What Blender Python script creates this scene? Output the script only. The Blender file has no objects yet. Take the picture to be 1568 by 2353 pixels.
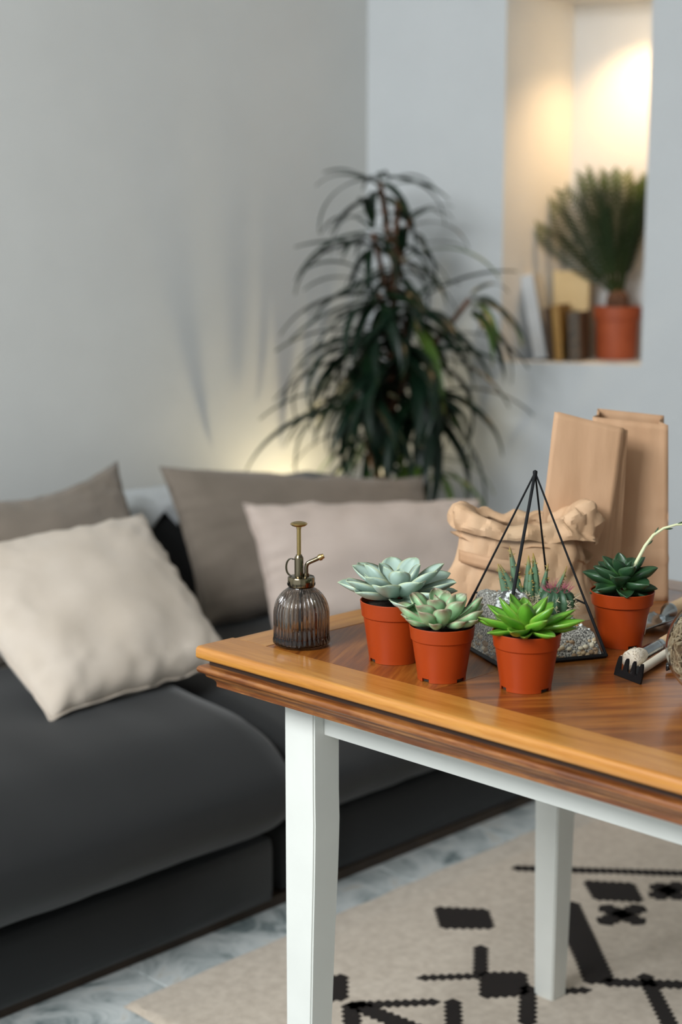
import bpy, bmesh, math, random
from mathutils import Vector, Matrix, noise

S = bpy.context.scene
COL = S.collection
PI = math.pi

# ---------------------------------------------------------------- camera, world, light, exposure
YAW = math.radians(44.7)
PITCH = math.atan(601 / 3550)
CR = Vector((math.sin(YAW), -math.cos(YAW), 0))      # camera right, on the floor plane
CH = Vector((math.cos(YAW), math.sin(YAW), 0))       # camera heading, on the floor plane
fwd = CH * math.cos(PITCH) + Vector((0, 0, -math.sin(PITCH)))
upv = CH * math.sin(PITCH) + Vector((0, 0, math.cos(PITCH)))
cd = bpy.data.cameras.new('camera')
cam = bpy.data.objects.new('camera', cd)
COL.objects.link(cam)
cam.matrix_world = Matrix(((CR.x, upv.x, -fwd.x, 0), (CR.y, upv.y, -fwd.y, 0), (CR.z, upv.z, -fwd.z, 1.28), (0, 0, 0, 1)))
cd.sensor_fit = 'VERTICAL'
cd.sensor_height = 36
cd.lens = 36 * 3550 / 2353
cd.clip_start = .05
cd.dof.use_dof = True
cd.dof.focus_distance = 2.0
cd.dof.aperture_fstop = 2.9
S.camera = cam

w = bpy.data.worlds.new('world'); S.world = w
w.use_nodes = True
bg = w.node_tree.nodes['Background']
bg.inputs[0].default_value = (.86, .94, 1.0, 1)
bg.inputs[1].default_value = .95


def area_light(name, loc, target, size, size_y, power, col):
    d = bpy.data.lights.new(name, 'AREA')
    d.shape = 'RECTANGLE'; d.size = size; d.size_y = size_y; d.energy = power; d.color = col
    o = bpy.data.objects.new(name, d); COL.objects.link(o)
    o.location = loc
    o.rotation_euler = (Vector(target) - Vector(loc)).to_track_quat('-Z', 'Y').to_euler()
    return o


area_light('window_daylight', (-1.1, 1.3, 2.45), (1.6, 1.7, .6), 1.5, 1.0, 118, (.93, .97, 1.0))

S.view_settings.view_transform = 'Standard'
S.view_settings.look = 'None'
S.view_settings.exposure = .2
S.view_settings.gamma = 1
S.view_settings.use_curve_mapping = False
S.cycles.use_denoising = True
S.cycles.max_bounces = 8
S.cycles.transparent_max_bounces = 12
S.cycles.transmission_bounces = 10
S.cycles.sample_clamp_indirect = 6


# ---------------------------------------------------------------- helpers
def rgb(h):
    h = h.lstrip('#')
    c = [int(h[i:i + 2], 16) / 255 for i in (0, 2, 4)]
    return tuple(((x + .055) / 1.055) ** 2.4 if x > .04045 else x / 12.92 for x in c) + (1,)


def ramp(nt, fac, stops):
    n = nt.nodes.new('ShaderNodeValToRGB')
    e = n.color_ramp.elements
    while len(e) < len(stops):
        e.new(.5)
    for k, (p, c) in zip(e, stops):
        k.position = p; k.color = rgb(c) if isinstance(c, str) else c
    nt.links.new(fac, n.inputs[0])
    return n.outputs[0]


def new_mat(name, rough=.6, metal=0, spec=.5, sheen=0, coat=0):
    m = bpy.data.materials.new(name); m.use_nodes = True
    b = m.node_tree.nodes['Principled BSDF']
    b.inputs['Roughness'].default_value = rough
    b.inputs['Metallic'].default_value = metal
    b.inputs['Specular IOR Level'].default_value = spec
    b.inputs['Sheen Weight'].default_value = sheen
    b.inputs['Coat Weight'].default_value = coat
    return m, m.node_tree, b


def coords(nt, scale=(1, 1, 1), rot=(0, 0, 0), rand=False):
    tc = nt.nodes.new('ShaderNodeTexCoord')
    mp = nt.nodes.new('ShaderNodeMapping')
    mp.inputs['Scale'].default_value = scale
    mp.inputs['Rotation'].default_value = rot
    nt.links.new(tc.outputs['Object'], mp.inputs[0])
    if rand:
        oi = nt.nodes.new('ShaderNodeObjectInfo')
        mu = nt.nodes.new('ShaderNodeMath'); mu.operation = 'MULTIPLY'; mu.inputs[1].default_value = 37
        nt.links.new(oi.outputs['Random'], mu.inputs[0])
        nt.links.new(mu.outputs[0], mp.inputs['Location'])
    return mp.outputs[0]


def noise_tex(nt, vec, scale, detail=4, rough=.55, dist=0):
    n = nt.nodes.new('ShaderNodeTexNoise')
    n.inputs['Scale'].default_value = scale
    n.inputs['Detail'].default_value = detail
    n.inputs['Roughness'].default_value = rough
    n.inputs['Distortion'].default_value = dist
    nt.links.new(vec, n.inputs['Vector'])
    return n.outputs[0]


def add_bump(nt, b, height, strength, dist=.01):
    n = nt.nodes.new('ShaderNodeBump')
    n.inputs['Strength'].default_value = strength
    n.inputs['Distance'].default_value = dist
    nt.links.new(height, n.inputs['Height'])
    nt.links.new(n.outputs[0], b.inputs['Normal'])


def M(name, c1, c2=None, scale=20, rough=.6, metal=0, spec=.5, bump=0, bscale=None, sheen=0, coat=0, stretch=(1, 1, 1), rand=False, bdist=.005):
    m, nt, b = new_mat(name, rough, metal, spec, sheen, coat)
    v = coords(nt, stretch, rand=rand)
    f = noise_tex(nt, v, scale)
    nt.links.new(ramp(nt, f, [(.3, c1), (.7, c2 or c1)]), b.inputs['Base Color'])
    if bump:
        add_bump(nt, b, noise_tex(nt, v, bscale or scale), bump, bdist)
    return m


def wood(name, dark, mid, light, ang=0, scale=1.0, rough=.32, coat=.5, worn=None):
    """grain runs along local X turned by ang about Z"""
    m, nt, b = new_mat(name, rough, coat=coat)
    b.inputs['Coat Roughness'].default_value = .16
    v = coords(nt, (2.2 * scale, 34 * scale, 34 * scale), (0, 0, 0))
    if ang:
        tc = nt.nodes.new('ShaderNodeTexCoord')
        r = nt.nodes.new('ShaderNodeVectorRotate'); r.rotation_type = 'Z_AXIS'; r.inputs['Angle'].default_value = -ang
        nt.links.new(tc.outputs['Object'], r.inputs['Vector'])
        mp = nt.nodes.new('ShaderNodeMapping'); mp.inputs['Scale'].default_value = (2.2 * scale, 34 * scale, 34 * scale)
        nt.links.new(r.outputs[0], mp.inputs[0]); v = mp.outputs[0]
    f = noise_tex(nt, v, 1.0, 6, .6, .8)
    g = noise_tex(nt, v, 7, 4, .65)
    mx = nt.nodes.new('ShaderNodeMath'); mx.operation = 'MULTIPLY_ADD'
    nt.links.new(g, mx.inputs[0]); mx.inputs[1].default_value = .5
    nt.links.new(f, mx.inputs[2])
    col = ramp(nt, mx.outputs[0], [(.50, dark), (.72, mid), (.95, light)])
    if worn:
        tc2 = nt.nodes.new('ShaderNodeTexCoord')
        wm = nt.nodes.new('ShaderNodeMapping'); wm.inputs['Scale'].default_value = (60, 9, 120)
        nt.links.new(tc2.outputs['Object'], wm.inputs[0])
        wn = noise_tex(nt, wm.outputs[0], 1.0, 6, .7)
        wf = ramp(nt, wn, [(.46, (0, 0, 0, 1)), (.72, (1, 1, 1, 1))])
        mix = nt.nodes.new('ShaderNodeMix'); mix.data_type = 'RGBA'
        nt.links.new(wf, mix.inputs['Factor']); nt.links.new(col, mix.inputs['A'])
        mix.inputs['B'].default_value = rgb(worn)
        col = mix.outputs['Result']
    nt.links.new(col, b.inputs['Base Color'])
    add_bump(nt, b, f, .06, .002)
    return m


def attr_leaf(name, base, mid, tip, rim, rough=.45, rimpos=.8, var=.06, back=None, tip_at=.85, coat=0.0):
    """leaf colours run with the leaf's own length ('lt') and breadth ('le')"""
    m, nt, b = new_mat(name, rough, spec=.4, coat=coat)
    a = nt.nodes.new('ShaderNodeAttribute'); a.attribute_name = 'lt'
    e = nt.nodes.new('ShaderNodeAttribute'); e.attribute_name = 'le'
    v = coords(nt, (1, 1, 1), rand=True)
    c = ramp(nt, a.outputs['Fac'], [(0, base), (.45, mid), (tip_at, mid), (1, tip)])
    rf = ramp(nt, e.outputs['Fac'], [(rimpos, (0, 0, 0, 1)), (min(1, rimpos + .15), (1, 1, 1, 1))])
    mix = nt.nodes.new('ShaderNodeMix'); mix.data_type = 'RGBA'
    nt.links.new(rf, mix.inputs['Factor']); nt.links.new(c, mix.inputs['A']); mix.inputs['B'].default_value = rgb(rim)
    hs = nt.nodes.new('ShaderNodeHueSaturation')
    nz = noise_tex(nt, v, 2.5, 3)
    mr = nt.nodes.new('ShaderNodeMapRange'); mr.inputs[3].default_value = 1 - var * 3; mr.inputs[4].default_value = 1 + var * 3
    nt.links.new(nz, mr.inputs[0]); nt.links.new(mr.outputs[0], hs.inputs['Value'])
    nt.links.new(mix.outputs['Result'], hs.inputs['Color'])
    nt.links.new(hs.outputs[0], b.inputs['Base Color'])
    b.inputs['Subsurface Weight'].default_value = 0
    return m


def glass_mat(name, tint, rough=.0, ior=1.45):
    m = bpy.data.materials.new(name); m.use_nodes = True
    nt = m.node_tree
    b = nt.nodes['Principled BSDF']
    b.inputs['Base Color'].default_value = rgb(tint)
    b.inputs['Transmission Weight'].default_value = 1
    b.inputs['Roughness'].default_value = rough
    b.inputs['IOR'].default_value = ior
    return m


def pane_mat(name):
    """thin clear pane: mostly see-through with a mirror reflection by angle"""
    m = bpy.data.materials.new(name); m.use_nodes = True
    nt = m.node_tree; nt.nodes.clear()
    o = nt.nodes.new('ShaderNodeOutputMaterial')
    t = nt.nodes.new('ShaderNodeBsdfTransparent'); t.inputs[0].default_value = (.95, .97, .96, 1)
    g = nt.nodes.new('ShaderNodeBsdfGlossy'); g.inputs['Roughness'].default_value = .02
    f = nt.nodes.new('ShaderNodeLayerWeight'); f.inputs[0].default_value = .5
    pw = nt.nodes.new('ShaderNodeMath'); pw.operation = 'POWER'; pw.inputs[1].default_value = 5
    nt.links.new(f.outputs['Facing'], pw.inputs[0])
    mu = nt.nodes.new('ShaderNodeMath'); mu.operation = 'MULTIPLY_ADD'; mu.inputs[1].default_value = .7; mu.inputs[2].default_value = .035
    nt.links.new(pw.outputs[0], mu.inputs[0])
    x = nt.nodes.new('ShaderNodeMixShader')
    nt.links.new(mu.outputs[0], x.inputs[0]); nt.links.new(t.outputs[0], x.inputs[1]); nt.links.new(g.outputs[0], x.inputs[2])
    nt.links.new(x.outputs[0], o.inputs[0])
    return m


def emit_mat(name, col, s):
    m = bpy.data.materials.new(name); m.use_nodes = True
    b = m.node_tree.nodes['Principled BSDF']
    b.inputs['Base Color'].default_value = col
    b.inputs['Emission Color'].default_value = col
    b.inputs['Emission Strength'].default_value = s
    return m


class MB:
    def __init__(s):
        s.v = []; s.f = []; s.a = {}

    def poly(s, pts):
        n = len(s.v); s.v += [tuple(p) for p in pts]; s.f.append(tuple(range(n, n + len(pts))))

    def box(s, lo, hi, bev=0):
        x0, y0, z0 = lo; x1, y1, z1 = hi
        n = len(s.v)
        if bev <= 0:
            s.v += [(x0, y0, z0), (x1, y0, z0), (x1, y1, z0), (x0, y1, z0), (x0, y0, z1), (x1, y0, z1), (x1, y1, z1), (x0, y1, z1)]
            s.f += [tuple(n + i for i in q) for q in ((0, 3, 2, 1), (4, 5, 6, 7), (0, 1, 5, 4), (1, 2, 6, 5), (2, 3, 7, 6), (3, 0, 4, 7))]
            return
        bm = bmesh.new()
        vs = [bm.verts.new(p) for p in [(x0, y0, z0), (x1, y0, z0), (x1, y1, z0), (x0, y1, z0), (x0, y0, z1), (x1, y0, z1), (x1, y1, z1), (x0, y1, z1)]]
        for q in ((0, 3, 2, 1), (4, 5, 6, 7), (0, 1, 5, 4), (1, 2, 6, 5), (2, 3, 7, 6), (3, 0, 4, 7)):
            bm.faces.new([vs[i] for i in q])
        bmesh.ops.bevel(bm, geom=bm.edges[:], offset=bev, segments=2, affect='EDGES', profile=.5)
        bm.verts.index_update()
        s.v += [tuple(v.co) for v in bm.verts]
        s.f += [tuple(n + v.index for v in f.verts) for f in bm.faces]
        bm.free()

    def grid(s, fn, nu, nv, cu=False, cv=False):
        n = len(s.v)
        for i in range(nu):
            for j in range(nv):
                s.v.append(tuple(fn(i / (nu if cu else nu - 1), j / (nv if cv else nv - 1))))
        for i in range(nu if cu else nu - 1):
            for j in range(nv if cv else nv - 1):
                i2 = (i + 1) % nu; j2 = (j + 1) % nv
                s.f.append((n + i * nv + j, n + i2 * nv + j, n + i2 * nv + j2, n + i * nv + j2))

    def lathe(s, prof, n=32, c=(0, 0, 0), fr=None):
        """prof: (r, z); fr(theta, r, z) may change r"""
        b = len(s.v); k = len(prof)
        for i in range(n):
            t = 2 * PI * i / n
            for r, z in prof:
                rr = fr(t, r, z) if fr else r
                s.v.append((c[0] + rr * math.cos(t), c[1] + rr * math.sin(t), c[2] + z))
        for i in range(n):
            i2 = (i + 1) % n
            for j in range(k - 1):
                s.f.append((b + i * k + j, b + i2 * k + j, b + i2 * k + j + 1, b + i * k + j + 1))
        if prof[0][0] > 1e-6: s.f.append(tuple(b + i * k for i in reversed(range(n))))
        if prof[-1][0] > 1e-6: s.f.append(tuple(b + i * k + k - 1 for i in range(n)))

    def tube(s, path, rad, n=8, cap=True):
        path = [Vector(p) for p in path]
        if not hasattr(rad, '__len__'): rad = [rad] * len(path)
        b = len(s.v); ref = None
        for i, p in enumerate(path):
            d = (path[min(i + 1, len(path) - 1)] - path[max(i - 1, 0)]).normalized()
            if ref is None:
                ref = d.orthogonal().normalized()
            ref = (ref - d * ref.dot(d)).normalized()
            q = d.cross(ref)
            for k in range(n):
                t = 2 * PI * k / n
                s.v.append(tuple(p + (ref * math.cos(t) + q * math.sin(t)) * rad[i]))
        for i in range(len(path) - 1):
            for k in range(n):
                k2 = (k + 1) % n
                s.f.append((b + i * n + k, b + i * n + k2, b + (i + 1) * n + k2, b + (i + 1) * n + k))
        if cap:
            s.f.append(tuple(b + k for k in reversed(range(n))))
            e = b + (len(path) - 1) * n
            s.f.append(tuple(e + k for k in range(n)))

    def prism(s, pts, z0, z1):
        n = len(s.v); k = len(pts)
        s.v += [(p[0], p[1], z0) for p in pts] + [(p[0], p[1], z1) for p in pts]
        s.f.append(tuple(n + i for i in reversed(range(k)))); s.f.append(tuple(n + k + i for i in range(k)))
        for i in range(k):
            j = (i + 1) % k
            s.f.append((n + i, n + j, n + k + j, n + k + i))

    def mesh(s, name, mat, smooth=True, ang=40, origin=None):
        me = bpy.data.meshes.new(name)
        v = s.v
        if origin is not None:
            v = [(p[0] - origin[0], p[1] - origin[1], p[2] - origin[2]) for p in v]
        me.from_pydata(v, [], s.f)
        for k, vals in s.a.items():
            at = me.attributes.new(k, 'FLOAT', 'POINT')
            at.data.foreach_set('value', vals)
        me.validate(); me.update()
        if mat: me.materials.append(mat)
        if smooth:
            me.shade_smooth()
            if ang < 180: me.set_sharp_from_angle(angle=math.radians(ang))
        return me

    def build(s, name, mat, parent=None, smooth=True, ang=40, world=False, loc=None, rot=None):
        """world=True: the points are world points and the (unturned) parent's place is taken off"""
        org = None
        if world and parent is not None:
            org = Vector(parent.location)
            if parent.parent: org = org + parent.parent.location
        return link(name, s.mesh(name, mat, smooth, ang, org), parent, loc, rot)


def link(name, me, parent=None, loc=None, rot=None, scale=None):
    o = bpy.data.objects.new(name, me); COL.objects.link(o)
    if parent: o.parent = parent
    if loc is not None: o.location = loc
    if rot is not None: o.rotation_euler = rot
    if scale is not None: o.scale = scale if hasattr(scale, '__len__') else (scale,) * 3
    return o


def tag(o, label, cat, group=None):
    o['label'] = label; o['category'] = cat
    if group: o['group'] = group
    return o


def thing(name, label, cat, loc, rotz=0, group=None):
    o = bpy.data.objects.new(name, None); COL.objects.link(o)
    o.empty_display_size = .05
    o.location = loc; o.rotation_euler = (0, 0, rotz)
    return tag(o, label, cat, group)


def struct(name, mb, mat, smooth=False, label=None):
    o = mb.build(name, mat, None, smooth)
    o['kind'] = 'structure'
    if label: o['label'] = label
    return o


def loc3(p, x, y, z=0):
    """x to the camera's right, y away from it: plain local axes for things that face the lens"""
    return Vector(p) + CR * x + CH * y + Vector((0, 0, z))


RZ = YAW - PI / 2     # turns local X to camera right, local Y to camera heading
def fbm(p, s, o=3):
    return noise.fractal(Vector(p) * s, 1.0, 2.0, o)


# ---------------------------------------------------------------- materials
m_wall = M('wall_paint', '#d1d1ce', '#d5d5d2', 6, .75, bump=.08, bscale=180, bdist=.001)
m_wall2 = M('wall_paint_cool', '#cdd0d1', '#d1d4d5', 6, .75, bump=.08, bscale=180, bdist=.001)
m_ceil = M('ceiling_paint', '#dcdcd8', None, 5, .8)
m_grout = M('grout', '#8d8f8c', '#7a7c78', 40, .9)
m_black = M('black_metal', '#17181a', '#202123', 30, .45, metal=.6)
m_white = M('white_lacquer', '#d3d3cc', '#d8d8d1', 12, .38, coat=.15)
m_border = wood('oak_border', '#985d1c', '#b2752e', '#c48a40', PI / 2, 1.0)
m_end = wood('oak_end', '#985d1c', '#b2752e', '#c48a40', 0, 1.0)
m_pan1 = wood('oak_panel_a', '#4e260c', '#7e4415', '#a46526', math.radians(28), .9)
m_pan2 = wood('oak_panel_b', '#4e260c', '#7e4415', '#a46526', math.radians(-38), .9)
m_mould = wood('oak_moulding', '#4a2610', '#6e3c18', '#8d5524', PI / 2, 1.2, rough=.38, coat=.2, worn='#a8703a')
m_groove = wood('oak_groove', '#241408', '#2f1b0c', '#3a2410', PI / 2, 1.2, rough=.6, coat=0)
m_sofa = M('charcoal_velvet', '#08090a', '#0f1011', 5, .8, sheen=.14, bump=.15, bscale=260, bdist=.001)
m_beige = M('beige_linen', '#c4b6a6', '#cdc0b2', 9, .9, sheen=.15, bump=.25, bscale=420, bdist=.001)
m_pink = M('pinkish_linen', '#c2b0a4', '#cab9ae', 9, .9, sheen=.15, bump=.25, bscale=420, bdist=.001)
m_taupe = M('taupe_linen', '#776c60', '#82766a', 9, .9, sheen=.15, bump=.25, bscale=420, bdist=.001)
m_lace = M('white_cloth', '#b9bdc0', '#c6cacc', 30, .9)
m_rug = M('cream_wool', '#b9aa98', '#d0c2b0', 55, .95, bump=.6, bscale=330, sheen=.2, bdist=.004)
m_motif = M('dark_wool', '#140d09', '#1d130d', 90, .95, bump=.6, bscale=400, bdist=.004)
m_terra = M('terracotta_plastic', '#93330b', '#9b390d', 7, .38, spec=.3)
m_soil = M('potting_soil', '#1a120c', '#3a2b1f', 160, .95, bump=.8, bscale=200, bdist=.004)
m_metal = M('gunmetal_brass', '#6f6450', '#857a63', 10, .16, metal=1)
m_brass = M('pale_brass', '#a88f5c', '#bfa671', 20, .3, metal=1)
m_smoke = glass_mat('smoky_glass', '#d9d2cb', 0, 1.48)
va = m_smoke.node_tree.nodes.new('ShaderNodeVolumeAbsorption')
va.inputs['Color'].default_value = (.56, .47, .40, 1); va.inputs['Density'].default_value = 85
m_smoke.node_tree.links.new(va.outputs[0], m_smoke.node_tree.nodes['Material Output'].inputs['Volume'])
m_kraft = M('kraft_paper', '#b28b68', '#c29c7a', 14, .75, bump=.3, bscale=90, stretch=(1, 1, .25), bdist=.002)
m_kraft2 = M('kraft_paper_worn', '#bc9672', '#ccaa88', 14, .72, bump=.3, bscale=70, bdist=.003)
m_bark = M('bark', '#4a3020', '#76513a', 60, .9, bump=.5, bscale=80, stretch=(1, 1, .5))
m_steel = M('worn_steel', '#9b9ea0', '#b6babb', 30, .22, metal=1)
m_handle = M('beech_handle', '#cfae84', '#dcbd95', 12, .5, stretch=(1, 1, 6))
m_pale = M('pale_wood_handle', '#e0d3bd', '#ebe0cd', 14, .55)
m_blackp = M('black_enamel', '#0c0c0d', '#121213', 40, .3)
m_pane = pane_mat('thin_pane')
m_globe = glass_mat('clear_glass', '#f4f7f6', 0, 1.05)
m_ivory = M('ivory_bristle', '#eadac2', '#f4e8d6', 200, .9, bump=.3, bscale=500, stretch=(1, 1, 1), bdist=.004)

# ---------------------------------------------------------------- the room
WX, WY = 3.5, 3.35                       # the corner
WD = Vector((.386, -.9225, 0)).normalized()    # along the right wall, away from the corner
WN = Vector((-WD.y, WD.x, 0))                  # into the right wall
WC = Vector((WX, WY, 0))


def onw(s_, n_, z):
    return WC + WD * s_ + WN * n_ + Vector((0, 0, z))


CEIL = 2.75
b = MB(); b.box((-2.6, -2.6, -.12), (5.2, 3.6, -.008))
floor = struct('floor', b, m_grout, label='pale grey veined stone tile floor')
b = MB(); b.box((-2.6, -2.6, CEIL), (5.2, 3.6, CEIL + .1)); struct('ceiling', b, m_ceil)
b = MB(); b.box((-2.6, WY, -.02), (WX + .3, WY + .15, CEIL)); struct('wall_left', b, m_wall)
b = MB(); b.box((-2.6, -1.85, -.02), (5.6, -1.7, CEIL)); struct('wall_back', b, m_wall)
# right wall with the niche cut into it
NS0, NS1, NZ0, NZ1, ND = .434, .858, .949, 2.03, .35
BS0, BS1 = .551, .90
b = MB()
E0, E1, T = -.05, 5.4, .5
def quad(p): b.poly([onw(*q) for q in p])
quad([(E0, 0, -.02), (E1, 0, -.02), (E1, 0, NZ0), (E0, 0, NZ0)])
quad([(E0, 0, NZ1), (E1, 0, NZ1), (E1, 0, CEIL), (E0, 0, CEIL)])
quad([(E0, 0, NZ0), (NS0, 0, NZ0), (NS0, 0, NZ1), (E0, 0, NZ1)])
quad([(NS1, 0, NZ0), (E1, 0, NZ0), (E1, 0, NZ1), (NS1, 0, NZ1)])
quad([(NS0, 0, NZ0), (NS1, 0, NZ0), (BS1, ND, NZ0), (BS0, ND, NZ0)])
quad([(NS0, 0, NZ1), (BS0, ND, NZ1), (BS1, ND, NZ1), (NS1, 0, NZ1)])
quad([(NS0, 0, NZ0), (BS0, ND, NZ0), (BS0, ND, NZ1), (NS0, 0, NZ1)])
quad([(NS1, 0, NZ1), (BS1, ND, NZ1), (BS1, ND, NZ0), (NS1, 0, NZ0)])
quad([(BS0, ND, NZ0), (BS1, ND, NZ0), (BS1, ND, NZ1), (BS0, ND, NZ1)])
quad([(E0, T, -.02), (E0, T, CEIL), (E1, T, CEIL), (E1, T, -.02)])
quad([(E0, 0, CEIL), (E1, 0, CEIL), (E1, T, CEIL), (E0, T, CEIL)])
quad([(E1, 0, -.02), (E1, T, -.02), (E1, T, CEIL), (E1, 0, CEIL)])
struct('wall_right', b, m_wall2, label='cool grey wall with a tall lit niche')

# floor tiles
m_tile = None
m, nt, bb = new_mat('veined_stone', .35, coat=.1)
v = coords(nt, (1, 1, 1), rand=True)
f1 = noise_tex(nt, v, 9, 6, .62, 1.2)
nt.links.new(ramp(nt, f1, [(.34, '#6f7c7d'), (.45, '#b3bab9'), (.58, '#d3d7d5'), (.72, '#c3bcae')]), bb.inputs['Base Color'])
m_tile = m
b = MB(); b.box((.0015, .0015, -.0085), (.3245, .3245, 0), .0012)
tile_me = b.mesh('tile', m_tile, False)
for i in range(-5, 9):
    for j in range(-7, 5):
        x, y = 1.593 + .326 * i, 1.835 + .326 * j
        if x + .33 > WX or y + .33 > WY: 
            if (Vector((x + .33, y + .2, 0)) - WC).dot(WN) > -.05 or y + .33 > WY: continue
        link('tile', tile_me, floor, (x, y, 0))

# ---------------------------------------------------------------- rug
RT = .012
rug = thing('area_rug', 'cream wool rug with dark brown geometric motifs under the table', 'rug', (2.4, .9, 0))
b = MB()
def rugf(u, v):
    x = 1.49 + u * 1.75; y = -.4 + v * 2.4
    e = min(u * 1.75, (1 - u) * 1.75, v * 2.4, (1 - v) * 2.4)
    dx = .004 * noise.noise(Vector((x * 14, y * 14, 3))) if e < .01 else 0
    z = RT * min(1, .35 + e / .012) + .0012 * noise.noise(Vector((x * 9, y * 9, 0)))
    return (x + dx, y + dx, max(.003, z))
b.grid(rugf, 176, 241)
b.build('pile', m_rug, rug, world=True)

def zig(pts, amp=.0075, per=.0145):
    out = []
    n = len(pts)
    for i in range(n):
        a = Vector(pts[i] + (0,)); c = Vector(pts[(i + 1) % n] + (0,))
        d = c - a; L = d.length
        k = max(1, int(L / per)); nrm = Vector((d.y, -d.x, 0)).normalized()
        for q in range(k):
            p = a + d * (q / k); out.append((p.x, p.y))
            p = a + d * ((q + .5) / k) + nrm * amp; out.append((p.x, p.y))
    return out

def band(a, c, wd):
    a = Vector(a + (0,)); c = Vector(c + (0,)); n = (c - a).normalized(); n = Vector((-n.y, n.x, 0)) * wd / 2
    return [tuple((p)[:2]) for p in (a + n, a - n, c - n, c + n)]

def ccw(p):
    ar = sum(p[i][0] * p[(i + 1) % len(p)][1] - p[(i + 1) % len(p)][0] * p[i][1] for i in range(len(p)))
    return p if ar > 0 else p[::-1]

motifs = [
    band((2.42, 1.885), (2.86, 1.36), .016),
    [(2.466, 1.739), (2.523, 1.665), (2.464, 1.604), (2.411, 1.674)],
    band((2.55, 1.629), (2.536, 1.556), .03), band((2.592, 1.592), (2.5, 1.596), .03),
    band((2.389, 1.642), (2.38, 1.547), .028), band((2.44, 1.588), (2.329, 1.602), .028),
    band((2.545, 1.512), (2.53, 1.43), .028), band((2.59, 1.46), (2.49, 1.475), .028),
    band((2.35, 1.705), (2.125, 1.462), .045), band((2.13, 1.455), (2.40, 1.14), .018),
    [(2.156, 1.87), (2.216, 1.795), (2.163, 1.737), (2.097, 1.804)],
    band((2.084, 1.699), (2.0, 1.63), .016), band((1.914, 1.696), (1.995, 1.626), .008),
    [(2.004, 1.629), (2.056, 1.577), (1.998, 1.526), (1.938, 1.574)],
    band((2.02, 1.539), (1.917, 1.461), .018), band((2.022, 1.512), (2.085, 1.459), .008),
    [(1.80, 1.815), (1.826, 1.797), (1.765, 1.737), (1.74, 1.755)],
    band((1.752, 1.716), (1.867, 1.617), .012), band((1.762, 1.712), (1.776, 1.50), .026), band((1.757, 1.715), (1.69, 1.645), .02),
    band((1.889, 1.60), (1.80, 1.52), .018),
    [(2.30, 1.40), (2.36, 1.33), (2.31, 1.27), (2.25, 1.34)],
    [(2.66, 1.50), (2.72, 1.43), (2.66, 1.37), (2.60, 1.44)],
    band((2.41, 1.43), (2.40, 1.34), .028), band((2.455, 1.38), (2.36, 1.39), .028),
    [(1.83, 1.40), (1.89, 1.33), (1.83, 1.27), (1.77, 1.34)],
    band((1.95, 1.15), (2.2, .85), .03), band((1.95, 1.15), (2.2, 1.42), .018),
]
for p in motifs:
    b = MB(); b.prism(zig(ccw(p)), RT - .004, RT + .0022)
    b.build('woven_motif', m_motif, rug, smooth=False, world=True)

# ---------------------------------------------------------------- table
TX0, TX1, TY0, TY1, TZ = 1.31, 2.14, .02, 1.574, .75
tab = thing('dining_table', 'oak-topped dining table with moulded edge and white tapered legs', 'table', ((TX0 + TX1) / 2, (TY0 + TY1) / 2, 0))
BW = .067
SL = .0175
def board(x0, x1, y0, y1, mat, name, z1=TZ, z0=TZ - SL, bev=.0008):
    b = MB(); b.box((x0, y0, z0), (x1, y1, z1), bev)
    return b.build(name, mat, tab, smooth=False, world=True)
def edge_board(x0, x1, y0, y1, mat, side):
    # a rounded nosing runs along the outer edge
    b = MB(); r = .004
    if side in 'x':
        xo, xi, sg = (x0, x1, 1) if x0 == TX0 else (x1, x0, -1)
        prof = [(xi, TZ - SL), (xo + sg * r, TZ - SL), (xo + sg * .001, TZ - SL + .002), (xo, TZ - SL + r), (xo, TZ - r * 1.4), (xo + sg * .0012, TZ - .002), (xo + sg * r, TZ - .0003), (xo + sg * .008, TZ), (xi, TZ)]
        n = len(prof)
        for y in (y0, y1):
            b.v += [(p[0], y, p[1]) for p in prof]
    else:
        yo, yi, sg = (y0, y1, 1) if y0 == TY0 else (y1, y0, -1)
        prof = [(yi, TZ - SL), (yo + sg * r, TZ - SL), (yo + sg * .001, TZ - SL + .002), (yo, TZ - SL + r), (yo, TZ - r * 1.4), (yo + sg * .0012, TZ - .002), (yo + sg * r, TZ - .0003), (yo + sg * .008, TZ), (yi, TZ)]
        n = len(prof)
        for x in (x0, x1):
            b.v += [(x, p[0], p[1]) for p in prof]
    for i in range(n):
        j = (i + 1) % n
        b.f.append((i, j, n + j, n + i))
    b.f.append(tuple(range(n))); b.f.append(tuple(range(2 * n - 1, n - 1, -1)))
    bm_ = b.build('border_board', mat, tab, smooth=True, ang=50, world=True)
    me = bm_.data
    bm = bmesh.new(); bm.from_mesh(me); bmesh.ops.recalc_face_normals(bm, faces=bm.faces); bm.to_mesh(me); bm.free()
edge_board(TX0, TX0 + BW, TY0, TY1, m_border, 'x')
edge_board(TX1 - BW, TX1, TY0, TY1, m_border, 'x')
G = .0006
edge_board(TX0 + BW + G, TX1 - BW - G, TY1 - BW, TY1, m_end, 'y')
edge_board(TX0 + BW + G, TX1 - BW - G, TY0, TY0 + BW, m_end, 'y')
ys = [TY1 - BW - G, 1.205, .80, .42, TY0 + BW + G]
xm = (TX0 + TX1) / 2
for i in range(4):
    for k, (xa, xb) in enumerate(((TX0 + BW + G, xm - G / 2), (xm + G / 2, TX1 - BW - G))):
        board(xa, xb, ys[i + 1] + G / 2, ys[i] - G / 2, (m_pan1, m_pan2)[(i + k) % 2], 'veneer_panel', TZ - .0003)

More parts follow.
